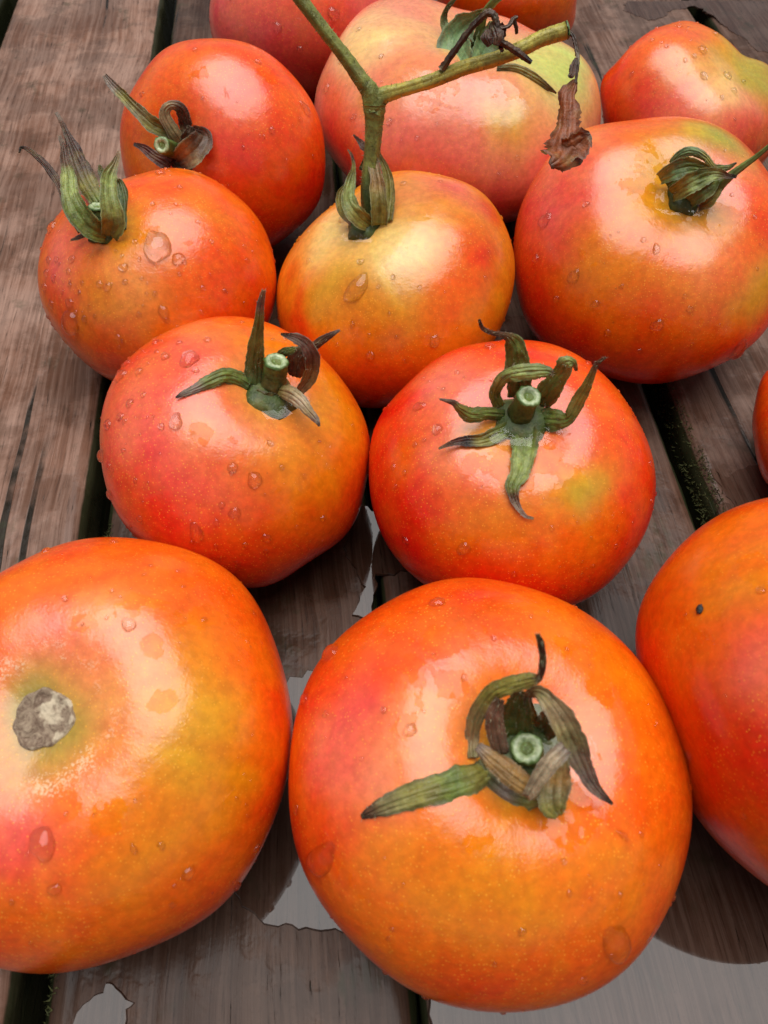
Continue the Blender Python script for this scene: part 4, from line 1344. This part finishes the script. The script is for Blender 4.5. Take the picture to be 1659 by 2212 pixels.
def catmull(P, n):
    P = np.asarray(P, float); m = len(P)
    Q = np.vstack([2 * P[0] - P[1], P, 2 * P[-1] - P[-2]]); out = []
    for i in range(m - 1):
        a, b, c, d = Q[i:i + 4]
        for s in np.linspace(0, 1, n, endpoint=False):
            out.append(.5 * (2 * b + (c - a) * s + (2 * a - 5 * b + 4 * c - d) * s * s + (3 * b - a - 3 * c + d) * s ** 3))
    out.append(P[-1]); return np.array(out)

# ------------------------------------------------------------------ tomato body
PAL = dict(R=(.62, .020, .003), R2=(.72, .046, .004), O=(.79, .108, .003), O2=(.77, .082, .004), OY=(.66, .195, .002), YO=(.76, .225, .006),
           Y=(.60, .30, .012), YW=(.80, .56, .20), P=(.76, .100, .070), PK=(.75, .20, .115), PY=(.74, .26, .070),  # P: pinkish red skin, with part of the sky sheen put into the colour
           G=(.30, .30, .035), OB=(.20, .13, .025), L=(.50, .54, .12))
def frame(ax):
    ax = np.array(ax) / np.linalg.norm(ax)
    h = np.array([1., 0, 0]) if abs(ax[0]) < .9 else np.array([0, 1., 0])
    e1 = h - ax * (h @ ax); e1 /= np.linalg.norm(e1)
    return np.stack([e1, np.cross(ax, e1), ax], 1)
def shape(t, D):
    th = np.arccos(np.clip(D[:, 2], -1, 1)); ph = np.arctan2(D[:, 1], D[:, 0]); k = np.ones(len(D))
    k += t.get('lobe', .02) * np.cos(t.get('n', 5) * ph + t.get('ph', 0)) * np.sin(th) ** 1.5 * (.62 + .38 * np.cos(th))
    r = np.random.RandomState(t.get('seed', 1)); d = r.normal(size=(7, 3)); d /= np.linalg.norm(d, axis=1)[:, None]
    nf = r.uniform(1.2, 3.0, 7); npz = r.uniform(0, 6.28, 7)
    k += .008 * np.sum(np.cos((D @ d.T) * nf + npz), 1) / 2
    for b, rad, amp in t['bumps']:
        b = np.array(b) / np.linalg.norm(b); a = np.arccos(np.clip(D @ b, -1, 1)); k += amp * np.exp(-(a / rad) ** 2)
    P = D * k[:, None]; P[:, 2] *= t['sq']; P[:, 2] *= np.where(P[:, 2] < 0, .94, 1.)
    P[:, 2] -= t.get('dd', .13) * np.exp(-(th / t.get('dw', .36)) ** 2)
    return P * t['R']
def sph(nt, nphi):
    th = np.linspace(0, np.pi, nt); ph = np.linspace(0, 2 * np.pi, nphi, endpoint=False)
    T, Pp = np.meshgrid(th, ph, indexing='ij')
    return np.stack([np.sin(T) * np.cos(Pp), np.sin(T) * np.sin(Pp), np.cos(T)], -1).reshape(-1, 3)
def to_world(t, D):          # relative to the tomato's empty at (x, y, 0)
    return shape(t, D) @ t['M'].T + np.array([0, 0, t['lift']])
def wnoise(D, seed, f, n=6):
    r = np.random.RandomState(seed); out = np.zeros(len(D))
    for i in range(n):
        d = r.normal(size=3); out += np.cos(D @ d * f + r.uniform(0, 6.28)) / n
    return out
NT_, NP_ = 110, 170
DSPH = sph(NT_, NP_); DLOW = sph(48, 72)
FSPH = grid_faces(NT_, NP_, True)

def body(t, root):
    D = DSPH; P = to_world(t, D)
    me = mesh("fruit", P, FSPH)
    # pigment: base colour low -> high, then named patches with wandering edges, P partly sheen
    up = P[:, 2] / P[:, 2].max()
    s = np.clip((up - .12) / .5, 0, 1) + .12 * wnoise(D, t.get('seed', 1) + 40, 4.); s = np.clip(s, 0, 1)[:, None]
    C = np.array(PAL[t['base'][1]]) * (1 - s) + np.array(PAL[t['base'][0]]) * s
    warp = np.stack([wnoise(D, 11 + i + t.get('seed', 1), 7., 8) for i in range(3)], 1) * .16
    Dw = D + warp
    for x, y, z, rad, c, a in t['blobs']:
        b = np.array([x, y, z]); b /= np.linalg.norm(b)
        w = a * np.exp(-(np.linalg.norm(Dw - b, axis=1) / (rad * 1.05)) ** 2.4)
        C = C * (1 - w[:, None]) + np.array(PAL[c]) * w[:, None]
    phi = np.arctan2(D[:, 1], D[:, 0]); tht = np.arccos(np.clip(D[:, 2], -1, 1)); rr = np.random.RandomState(t.get('seed', 1) + 5); sk = np.zeros(len(D))
    for k in (9, 13, 17, 22, 27, 33, 38): sk += np.cos(k * phi + rr.uniform(.5, 2.) * np.sin(tht * rr.uniform(2, 4) + rr.uniform(0, 6)) + rr.uniform(0, 6.28)) / 7
    sk *= np.sin(tht) ** .5
    C = C * (1 + sk[:, None] * np.array([.04, .20, .10]))
    setcol(me, "Col", C)
    W = np.full(len(D), .24)
    for x, y, z, rad in t['wet']:
        b = np.array([x, y, z]); b /= np.linalg.norm(b)
        W = np.maximum(W, np.exp(-(np.linalg.norm(D - b, axis=1) / rad) ** 3))
    setcol(me, "Wet", W)
    th = np.arccos(np.clip(D[:, 2], -1, 1))
    setcol(me, "Fleck", np.exp(-((th - .29) / .10) ** 2) * .85 if t.get('crust') else np.zeros(len(D)))
    return link("fruit", me, M_SKIN, root)

def tangent(n):
    a = np.cross(n, [0, 0, 1.]); a /= (np.linalg.norm(a) + 1e-9)
    return a, np.cross(n, a)
def surf_frame(t, d):
    e1, e2 = tangent(d); h = .02
    Q = to_world(t, np.array([d, d + e1 * h, d + e2 * h]) / np.linalg.norm([d, d + e1 * h, d + e2 * h], axis=1)[:, None])
    a = Q[1] - Q[0]; b = Q[2] - Q[0]; n = np.cross(a, b); n /= np.linalg.norm(n)
    if n @ (Q[0] - np.array([0, 0, t['lift']])) < 0: n = -n
    return Q[0], n, np.linalg.norm(a) / h, np.linalg.norm(b) / h, e1, e2
def drop_geo(t, d, r, el, rng, nr=7, nc=16, hgt=.46):
    p0, n, s1, s2, e1, e2 = surf_frame(t, d)
    # elongate along the fall line of the skin
    fall = np.array([0, 0, -1.]) - n * (-n[2]); fl = np.linalg.norm(fall)
    a2 = np.arange(nc) * 2 * np.pi / nc
    k = 1 + .10 * np.cos(2 * a2 + rng.uniform(0, 6)) + .07 * np.cos(3 * a2 + rng.uniform(0, 6)) + .04 * np.cos(5 * a2 + rng.uniform(0, 6))
    V = []; rr = np.linspace(0, 1, nr)
    Dd = []; H = []
    fd = np.array([fall @ (to_world(t, ((d + e1 * .02) / np.linalg.norm(d + e1 * .02))[None])[0] - p0), fall @ (to_world(t, ((d + e2 * .02) / np.linalg.norm(d + e2 * .02))[None])[0] - p0)])
    fd = fd / (np.linalg.norm(fd) + 1e-9) if fl > .05 else np.array([1., 0])
    pd = np.array([-fd[1], fd[0]])
    for i, q in enumerate(rr):
        for j in range(nc):
            c, s = math.cos(a2[j]) * q * k[j], math.sin(a2[j]) * q * k[j]
            w = fd * c * el + pd * s * (1 - .18 * math.cos(a2[j]) * (-1 if el > 1.2 else 0))
            Dd.append(d + e1 * w[0] * r / s1 + e2 * w[1] * r / s2)
            sag = 1 + (.35 * c if el > 1.05 else .12 * c)
            H.append(hgt * r * sag * max(0, 1 - q ** 2.2) ** .62 - (.00012 if i == nr - 1 else 0))
    Dd = np.array(Dd); Dd /= np.linalg.norm(Dd, axis=1)[:, None]
    return to_world(t, Dd) + n * np.array(H)[:, None]

# ------------------------------------------------------------------ calyx pieces
SEPC = dict(green=(.16, .215, .036), dgreen=(.070, .108, .018), lgreen=(.33, .39, .10), ggreen=(.20, .32, .12), olive=(.27, .24, .040), dolive=(.12, .115, .028),
            olivetan=(.27, .225, .085), tan=(.38, .265, .125), tanor=(.34, .185, .050), tangrey=(.27, .20, .15), paper=(.52, .38, .23), rose=(.30, .165, .105),
            brown=(.12, .058, .028), dbrown=(.070, .032, .016), rbrown=(.10, .026, .014), dark=(.018, .012, .010), leaf=(.30, .072, .012), vgreen=(.26, .28, .055), vyel=(.55, .46, .07))
CAMP = np.array(cam.location)
def keycol(keys, u):
    K = np.array([SEPC[k] for k in keys]); x = u * (len(K) - 1); i = np.clip(np.floor(x).astype(int), 0, len(K) - 2); f = (x - i)[:, None]
    f = f * f * (3 - 2 * f); return K[i] * (1 - f) + K[i + 1] * f
def ribbon(name, pts, keys, curl, parent, off, seed, rag=.06):
    rng = np.random.RandomState(seed)
    S = catmull(pts, 8); P, hw = S[:, :3], np.maximum(S[:, 3], .0002)
    n = len(P); T = np.gradient(P, axis=0); T /= np.linalg.norm(T, axis=1)[:, None] + 1e-12
    # blade faces half towards the viewer's side, half along the previous row, so that it twists smoothly
    Wd = []
    prev = None
    for i in range(n):
        vdir = CAMP - P[i]; vdir /= np.linalg.norm(vdir)
        w = np.cross(T[i], vdir)
        if np.linalg.norm(w) < .25 and prev is not None: w = w + prev * .5
        w /= np.linalg.norm(w) + 1e-12
        if prev is not None:
            if w @ prev < -.3: w = -w
            w = w * .6 + prev * .4; w /= np.linalg.norm(w)
        Wd.append(w); prev = w
    Wd = np.array(Wd); Nn = np.cross(Wd, T); Nn /= np.linalg.norm(Nn, axis=1)[:, None]
    M = 13; xs = np.linspace(-1, 1, M); V = []; C = []; Vn = []
    u = np.linspace(0, 1, n); col = keycol(keys, u)
    # ragged margins and cross wrinkles
    sm = lambda: np.convolve(rng.normal(size=n + 4), np.ones(5) / 5, 'valid')[:n] * 1.6 + .35 * rng.normal(size=n)
    eL = 1 + rag * sm(); eR = 1 + rag * sm()
    wr = np.convolve(rng.normal(size=n + 4), np.ones(5) / 5, 'valid')[:n] * .35
    twl = rng.uniform(-.12, .12)
    cw = rng.normal(size=(n + 4, M)); cw = (cw[:-4] + 2 * cw[1:-3] + 3 * cw[2:-2] + 2 * cw[3:-1] + cw[4:]) / 4.4
    for side in (1, -1):
        for i in range(n):
            for x in xs:
                e = (eL if x < 0 else eR)[i] if abs(x) > .8 else 1.
                ridge = .09 * math.exp(-(x / .14) ** 2) + .010 * math.cos(x * 9.5) * (1 - abs(x))
                z = -curl * hw[i] * x * x * 1.3 + hw[i] * (ridge * (-.6) + twl * x) + min(hw[i], .0018) * .12 * wr[i] * math.cos(3 * x + i * .35)
                th = side * (.00008 + .022 * hw[i] * (1 - abs(x)) * .5) * (1 - x ** 4)
                z += cw[i, int(round((x + 1) * 6))] * min(hw[i], .003) * .07
                V.append(P[i] + Wd[i] * x * hw[i] * e + Nn[i] * (z + th))
                C.append(col[i] * (1 + .05 * rng.normal()) * (1. if abs(x) < .8 else .6)); Vn.append(max(math.exp(-(x / .09) ** 2), .55 * math.exp(-((abs(x) - .5) / .08) ** 2)))
    Fc = []; nn = n * M
    for i in range(n - 1):
        for j in range(M - 1):
            a = i * M + j; Fc.append((a, a + 1, a + M + 1, a + M)); Fc.append((nn + a, nn + a + M, nn + a + M + 1, nn + a + 1))
        for j in (0, M - 1):
            a = i * M + j; Fc.append((a, a + M, nn + a + M, nn + a) if j == 0 else (a, nn + a, nn + a + M, a + M))
    for i in (0, n - 1):
        for j in range(M - 1):
            a = i * M + j; Fc.append((a, nn + a, nn + a + 1, a + 1) if i == 0 else (a, a + 1, nn + a + 1, nn + a))
    me = mesh(name, np.array(V) - off, Fc); setcol(me, "Col", np.clip(C, 0.002, 1)); setcol(me, "Vein", Vn)
    return link(name, me, M_GREEN, parent)

def tube(name, pts, keys, parent, off, seed, M=18, rough=.05, hairs=None):
    rng = np.random.RandomState(seed)
    S = catmull(pts, 8); P, R = S[:, :3], S[:, 3]; n = len(P)
    T = np.gradient(P, axis=0); T /= np.linalg.norm(T, axis=1)[:, None]
    a = np.cross(T[0], [0, .3, 1.]); a /= np.linalg.norm(a); V = []; Vn = []; C = []
    col = keycol(keys, np.linspace(0, 1, n)); rings = []
    for i in range(n):
        a = a - T[i] * (a @ T[i]); a /= np.linalg.norm(a); b = np.cross(T[i], a); rings.append((a, b))
        for j in range(M):
            q = j * 2 * math.pi / M
            r = R[i] * (1 + rough * rng.normal() * .6 + .045 * math.cos(5 * q + i * .05))
            V.append(P[i] + (a * math.cos(q) + b * math.sin(q)) * r); C.append(col[i] * (1 + .08 * rng.normal())); Vn.append(.5 + .5 * math.cos(5 * q + math.pi))
    Fc = grid_faces(n, M, True)
    for i, rev in ((0, True), (n - 1, False)):
        V.append(P[i] + T[i] * R[i] * (.15 if not rev else -.15)); C.append(col[i]); Vn.append(0); c = len(V) - 1
        for j in range(M):
            q, p = i * M + j, i * M + (j + 1) % M; Fc.append((c, p, q) if rev else (c, q, p))
    me = mesh(name, np.array(V) - off, [tuple(reversed(f)) for f in Fc]); setcol(me, "Col", np.clip(C, .002, 1)); setcol(me, "Vein", Vn)
    o = link(name, me, M_GREEN, parent)
    return o, P, R, T, rings

def cut_face(P, R, T, a, b, parent, off, seed):
    rng = np.random.RandomState(seed); V = []; C = []; M = 24
    prof = [(0, -.10), (.22, -.06), (.34, -.16), (.5, -.02), (.66, .10), (.84, .14), (1.0, .04), (1.07, -.12)]
    cc = [(.20, .30, .10), (.22, .33, .11), (.07, .13, .035), (.42, .50, .25), (.55, .60, .36), (.36, .44, .22), (.11, .18, .05), (.06, .10, .02)]
    for (r, h), c in zip(prof, cc):
        for j in range(M):
            q = j * 2 * math.pi / M
            k = 1 + .05 * math.cos(9 * q) * (r > .3) + .04 * rng.normal() * (r > .3)
            V.append(P + T * (R * h + .0006 + R * .03 * rng.normal() * (r > .1)) + (a * math.cos(q) + b * math.sin(q)) * R * r * k)
            C.append(np.array(c) * (1 + .15 * rng.normal()))
    me = mesh("cut_end", np.array(V) - off, [tuple(reversed(f)) for f in grid_faces(len(prof), M, True)]); setcol(me, "Col", np.clip(C, .003, 1))
    return link("cut_end", me, M_CUT, parent)

# ------------------------------------------------------------------ the deck
DA = math.radians(5.2)                       # boards lead slightly to the left
U = np.array([-math.sin(DA), math.cos(DA)]); LAT = np.array([math.cos(DA), math.sin(DA)])
def wood_h(lat, along, seed):                # worn grain: shallow ridges along the board
    r = np.random.RandomState(seed); h = np.zeros_like(lat)
    for i in range(14):
        f = r.uniform(150, 900); h += np.cos(lat * f + .8 * np.sin(along * r.uniform(4, 14) + r.uniform(0, 6)) + r.uniform(0, 6.28)) / f
    return h * .013
deck = empty("wooden_deck", (0, 0, 0)); deck['kind'] = 'structure'; deck['label'] = 'wet brown weathered boards under the tomatoes'
BOARDS = [(-.3205, -.2165, 21), (-.2065, -.1035, 22), (-.0945, .0082, 23), (.0096, .1360, 24), (.1440, .2650, 25), (.2735, .3900, 26), (-.4300, -.3300, 27), (.3985, .5100, 28)]
TINT = {21: (1, 1, 1), 22: (2.1, 2.1, 2.15), 23: (.74, .72, .70), 24: (.9, .88, .88), 25: (1.4, 1.45, 1.5), 26: (1, 1, 1), 27: (1, 1, 1), 28: (1, 1, 1)}  # far left and right boards lightened: grazing sky sheen put into the wood colour
Y0, Y1 = -.30, 1.10
for l0, l1, sd in BOARDS:
    rad = .006
    a = np.linspace(0, math.pi / 2, 6)
    xs = list(l0 + rad - rad * np.cos(a)); zs = list(-rad + rad * np.sin(a))
    inner = np.linspace(l0 + rad, l1 - rad, 84)[1:-1]
    prof = [(l0, -.028), (l0, -.014)] + list(zip(xs, zs)) + [(x, 0.) for x in inner] + [(l1 - (x - l0), z) for x, z in reversed(list(zip(xs, zs)))] + [(l1, -.014), (l1, -.028)]
    ys = np.linspace(Y0, Y1, 300); V = np.zeros((len(ys), len(prof), 3)); pr = np.array(prof)
    LX, YY = np.meshgrid(pr[:, 0], ys); top = (pr[:, 1] > -.003)[None, :]
    rg = np.random.RandomState(sd)
    wav = np.convolve(rg.normal(size=320), np.ones(9) / 9, 'same')[:300] * .0012
    V[..., 0] = LX - (l0 + l1) / 2 + np.where(pr[:, 0][None, :] > (l0 + l1) / 2, wav[:, None], -wav[::-1][:, None]) * (~top)
    V[..., 1] = YY
    V[..., 2] = pr[:, 1][None, :] - .0008 + np.where(top, wood_h(LX, YY, sd), 0)
    me = mesh("plank", V.reshape(-1, 3), [tuple(reversed(f)) for f in grid_faces(len(ys), len(prof))])
    d = np.minimum(LX - l0, l1 - LX); setcol(me, "Edge", np.clip(np.where(pr[None, :, 1] < -.002, 1.0, .55 * np.exp(-d / .004)), 0, 1).ravel())
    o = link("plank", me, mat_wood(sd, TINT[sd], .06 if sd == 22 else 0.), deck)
    c = LAT * (l0 + l1) / 2; o.location = (c[0], c[1], 0); o.rotation_euler = (0, 0, DA)

gv = [(-3, -3, -.16), (3, -3, -.16), (3, 4, -.16), (-3, 4, -.16)]
gr = link("ground", mesh("ground", gv, [(0, 1, 2, 3)]), mat_simple("dark_soil", (.010, .008, .006), (.03, .024, .016), 60), None, False); gr['kind'] = 'structure'

# moss tufts on the arris of the right-hand gap and a fringe at lower left
def moss(name, runs, seed):
    rng = np.random.RandomState(seed); V = []; Fc = []
    for (lat, a0, a1, n, side, spread) in runs:
        for _ in range(n):
            al = rng.uniform(a0, a1); dz = rng.uniform(0, 1) ** 1.3
            p = np.array([*(LAT * (lat + side * (.0035 * (1 - dz) - .0005) + rng.normal() * .0008 + side * spread * rng.uniform(0, 1) * (dz < .3)) + U * al), -.0005 - dz * .011])
            for k in range(2):
                dr = rng.normal(size=3); dr[2] = abs(dr[2]) * .8; dr[:2] += -LAT * side * .8; dr /= np.linalg.norm(dr)
                s = np.cross(dr, rng.normal(size=3)); s /= np.linalg.norm(s); L = rng.uniform(.0008, .0024)
                i = len(V); V += [p - s * .00022, p + s * .00022, p + dr * L + s * .00005]; Fc.append((i, i + 1, i + 2))
    o = link(name, mesh(name, V, Fc), mat_simple("moss", (.030, .036, .006), (.085, .088, .02), 500, .8, .2), deck, False); o['kind'] = 'stuff'
moss("moss", [(.1440, .085, .175, 1900, 1, .002), (-.0945, -.03, .03, 300, 1, .0), (-.0945, .12, .16, 300, 1, .0), (.1440, .175, .23, 300, 1, .0)], 5)

# standing rain water on the boards
FLOOD = {}
def poly_sheet(h, pts, seed):
    rng = np.random.RandomState(seed); P = np.array(pts); Q = []
    for i in range(len(P)):
        a, b = P[i], P[(i + 1) % len(P)]; L = np.linalg.norm(b - a); n = max(2, int(L / .002)); nrm = np.array([-(b - a)[1], (b - a)[0]]) / (L + 1e-9)
        ph = rng.uniform(0, 6, 3)
        for k in range(n):
            f = k / n; Q.append(a + (b - a) * f + nrm * math.sin(math.pi * f) * min(.0016, L * .08) * (math.sin(7 * f + ph[0]) + .5 * math.sin(19 * f + ph[1]) + .3 * rng.normal()))
    Q = np.array(Q); c = Q.mean(0); n = len(Q)
    inn = Q + (c - Q) / np.linalg.norm(c - Q, axis=1)[:, None] * np.minimum(.0006, .2 * np.linalg.norm(c - Q, axis=1))[:, None]
    V = [(*q, h - .0012) for q in Q] + [(*(q * .5 + i * .5), h - .00025) for q, i in zip(Q, inn)] + [(*q, h) for q in inn]
    import mathutils
    tess = mathutils.geometry.tessellate_polygon([[Vector((*q, 0)) for q in inn]])
    Fc = [tuple(2 * n + k for k in f) for f in tess]
    for r in (0, 1):
        for i in range(n):
            j = (i + 1) % n; Fc.append((r * n + i, r * n + j, (r + 1) * n + j, (r + 1) * n + i))
    VV = np.array(V)
    Fc = [f if np.cross(VV[f[1]] - VV[f[0]], VV[f[2]] - VV[f[0]])[2] > 0 else tuple(reversed(f)) for f in Fc]
    me = mesh("puddle", V, Fc)
    cl = float(c @ LAT); l0, l1, sd = min(BOARDS, key=lambda q: abs((q[0] + q[1]) / 2 - cl))
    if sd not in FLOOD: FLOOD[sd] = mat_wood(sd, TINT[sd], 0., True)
    o = link("puddle", me, FLOOD[sd], deck, False)
    ctr = LAT * (l0 + l1) / 2; ca, sa = math.cos(DA), math.sin(DA); W = np.array(V) - np.array([ctr[0], ctr[1], 0])
    W = np.stack([W[:, 0] * ca + W[:, 1] * sa, -W[:, 0] * sa + W[:, 1] * ca, W[:, 2]], 1); me.vertices.foreach_set('co', W.ravel()); me.update()
    o.location = (ctr[0], ctr[1], 0); o.rotation_euler = (0, 0, DA)
for i, (h, p) in enumerate(PUDDLES): poly_sheet(h - .0013, p, 60 + i)

# ------------------------------------------------------------------ the tomatoes
GROUP = 'ripening tomatoes laid out on the wet boards'
rs = np.random.RandomState(3)
TOM['B']['crust'] = True
for key, t in TOM.items():
    t['M'] = frame(t['ax']); t['lift'] = 0.
    t['lift'] = -(shape(t, DLOW) @ t['M'].T)[:, 2].min() - .0006
    root = empty("tomato", (t['x'], t['y'], 0)); root['label'] = t['label']; root['category'] = 'tomato'; root['group'] = GROUP
    off = np.array([t['x'], t['y'], 0])
    body(t, root)
    S = to_world(t, np.array([[0, 0, 1.]]))[0]; AX = t['M'][:, 2]
    # receptacle that carries the sepals
    if t['ribs']:
        e1, e2 = t['M'][:, 0], t['M'][:, 1]; V = []; C = []; R0 = dict(A=.0105, E=.0085, F=.0085, J=.0048).get(key, .0062)
        prof = [(0, .0034), (.5, .0032), (.85, .0022), (1.05, .0008), (1.0, -.002)]
        for r, h in prof:
            for j in range(20):
                q = j * math.pi / 10; k = 1 + .12 * math.cos(5 * q); V.append(S + AX * h + (e1 * math.cos(q) + e2 * math.sin(q)) * R0 * r * k); C.append(SEPC['dgreen'])
        me = mesh("calyx", V, [tuple(reversed(f)) for f in grid_faces(5, 20, True)]); setcol(me, "Col", C); setcol(me, "Vein", np.zeros(len(V)))
        cal = link("calyx", me, M_GREEN, root)
        vine = None
        for i, (n, pts, keys) in enumerate(t['tubes']):
            par = root if n in ('stem', 'vine') else vine
            if n == 'vine' and vine is not None: n, par = 'branch', vine
            o, P, R, T, rings = tube(n, pts, keys, par, off, 100 + i + t.get('seed', 1) * 10, rough=.05 if n != 'dried_twig' else .22)
            if n == 'vine': vine = o
            if n == 'stem' and key in 'AEFGJ': cut_face(P[-1], R[-1], T[-1], *rings[-1], o, off, 5 + i)
            if n == 'branch' and keys[-1] == 'vyel': cut_face(P[-1], R[-1], T[-1], *rings[-1], vine, off, 9)
            if n in ('vine', 'branch', 'stem') and key == 'H':
                hv = []; hf = []
                for _ in range(420):
                    q = rs.randint(2, len(P) - 1); an = rs.uniform(0, 6.28); dr = rings[q][0] * math.cos(an) + rings[q][1] * math.sin(an)
                    p = P[q] + T[q] * rs.uniform(-.5, .5) * np.linalg.norm(P[q] - P[q - 1]) * 1.5 + dr * R[q] * .95; L = rs.uniform(.0003, .0011) ; s = T[q] * .00012; s2 = np.cross(dr, T[q]) * .00012
                    k = len(hv); hv += [p + s, p - s * .5 + s2, p - s * .5 - s2, p + dr * L]; hf += [(k, k + 1, k + 3), (k + 1, k + 2, k + 3), (k + 2, k, k + 3)]
                me = mesh("stem_hair", np.array(hv) - off, hf); setcol(me, "Col", np.tile([.24, .22, .07], (len(hv), 1))); setcol(me, "Vein", np.zeros(len(hv)))
                hh = link("stem_hair", me, M_GREEN, vine if vine is not None else root, False); hh['kind'] = 'stuff'
        fz = []
        for i, (n, pts, keys, curl) in enumerate(t['ribs']):
            so = ribbon(n, pts, keys, curl, cal if n == 'sepal' else vine, off, 200 + i + t.get('seed', 1) * 17, .08 if n == 'sepal' else .18)
        hv = []; hf = []
        for so in [o for o in cal.children if o.name.startswith('sepal')]:
            co = np.empty(len(so.data.vertices) * 3); so.data.vertices.foreach_get('co', co); co = co.reshape(-1, 3)
            nn = np.empty(len(so.data.vertices) * 3); so.data.vertices.foreach_get('normal', nn); nn = nn.reshape(-1, 3)
            for q in rs.randint(0, len(co), 150):
                dr = nn[q] + rs.normal(size=3) * .5; dr /= np.linalg.norm(dr); s1 = np.cross(dr, rs.normal(size=3)); s1 *= .00006 / np.linalg.norm(s1); k = len(hv)
                hv += [co[q] + s1, co[q] - s1, co[q] + dr * rs.uniform(.0004, .0012)]; hf.append((k, k + 1, k + 2))
        me = mesh("calyx_fuzz", hv, hf); setcol(me, "Col", np.tile([.42, .40, .24], (len(hv), 1))); setcol(me, "Vein", np.zeros(len(hv)))
        link("calyx_fuzz", me, M_GREEN, cal, False)['kind'] = 'stuff'
    if key == 'B':
        e1, e2 = t['M'][:, 0], t['M'][:, 1]; V = []; nr, nc = 16, 40
        for i in range(nr):
            for j in range(nc):
                r = i / (nr - 1); q = j * 2 * math.pi / nc; rr = r * .0074 * (1 + .05 * math.cos(3 * q) + .03 * math.cos(7 * q + 1) + .02 * math.cos(11 * q)) / t['R']
                h = .0003 + .0005 * math.exp(-((r - .88) / .10) ** 2) + .0005 * (wnoise(np.array([[r * math.cos(q), r * math.sin(q), 0]]), 4, 9.)[0]) * (r < .95) - (.0016 if i == nr - 1 else 0)
                V.append(to_world(t, np.array([[math.sin(rr) * math.cos(q), math.sin(rr) * math.sin(q), math.cos(rr)]]))[0] + AX * h)
        link("stem_scar", mesh("stem_scar", V, [tuple(reversed(f)) for f in grid_faces(nr, nc, True)]), M_CORK, root)
    if t['pool']:
        lev, rad = t['pool']; V = [(S[0], S[1], S[2] + lev * .001)]; nc = 48; Fc = []
        rr = np.linspace(.12, 1, 8)
        for i, r in enumerate(rr):
            for j in range(nc):
                q = j * 2 * math.pi / nc; x = r * rad * .001 * (1 + .10 * math.cos(3 * q + 1) + .06 * math.cos(5 * q))
                V.append((S[0] + x * math.cos(q), S[1] + x * math.sin(q), S[2] + lev * .001 - (.0007 * max(0, r - .6) ** 2 * 6)))
        for j in range(nc): Fc.append((0, 1 + j, 1 + (j + 1) % nc))
        Fc += [tuple(reversed(f)) for f in grid_faces(8, nc, True, 1)]
        link("water_pool", mesh("water_pool", V, Fc), M_POOL, root)
    rng = np.random.RandomState(t.get('seed', 1) * 7 + 1)
    for dx, dy, dz, r, el in t['drops']:
        d = np.array([dx, dy, dz]); d /= np.linalg.norm(d); r *= 1.12
        big = r > .0009
        nr, nc = (8, 20) if big else (5, 12)
        V = drop_geo(t, d, r, el, rng, nr, nc, .60 if big else .62)
        link("water_drop", mesh("water_drop", V, grid_faces(nr, nc, True)), M_DROP, root)
    V = []; Fc = []
    cnt = 0
    while cnt < t['fine'] * 1.6:
        d = rng.normal(size=3); d /= np.linalg.norm(d)
        w = t['M'] @ d
        if w[2] < -.35 or d[2] > .9: continue
        if wnoise(d[None], t.get('seed', 1) + 90, 5.)[0] < rng.uniform(-.45, .35): continue
        r = .00028 + .00085 * rng.uniform() ** 2.4
        g = drop_geo(t, d, r, 1., rng, 4, 8, .5); o = len(V); V += list(g); Fc += grid_faces(4, 8, True, o); cnt += 1
    o = link("fine_droplets", mesh("fine_droplets", V, Fc), M_DROP, root); o['kind'] = 'stuff'

# black crumb of dirt lying on the smooth tomato at the right
t = TOM['C']; d = np.array(CRUMB); d /= np.linalg.norm(d)
p, n, *_ = surf_frame(t, d); rng = np.random.RandomState(8)
D = sph(9, 14); k = 1 + .35 * wnoise(D, 5, 3.5) + .1 * rng.normal(size=len(D))
me = mesh("dirt_crumb", D * k[:, None] * np.array([.0013, .0008, .0007]), grid_faces(9, 14, True))
o = link("dirt_crumb", me, mat_simple("black_dirt", (.006, .005, .005), (.03, .026, .03), 900, .5, .6), None)
o.location = Vector(p + n * .0004) + Vector((t['x'], t['y'], 0)); o.rotation_euler = Vector(n).to_track_quat('Z', 'Y').to_euler()
o['label'] = 'tiny black crumb of dirt stuck on the smooth tomato at the right edge'; o['category'] = 'dirt'
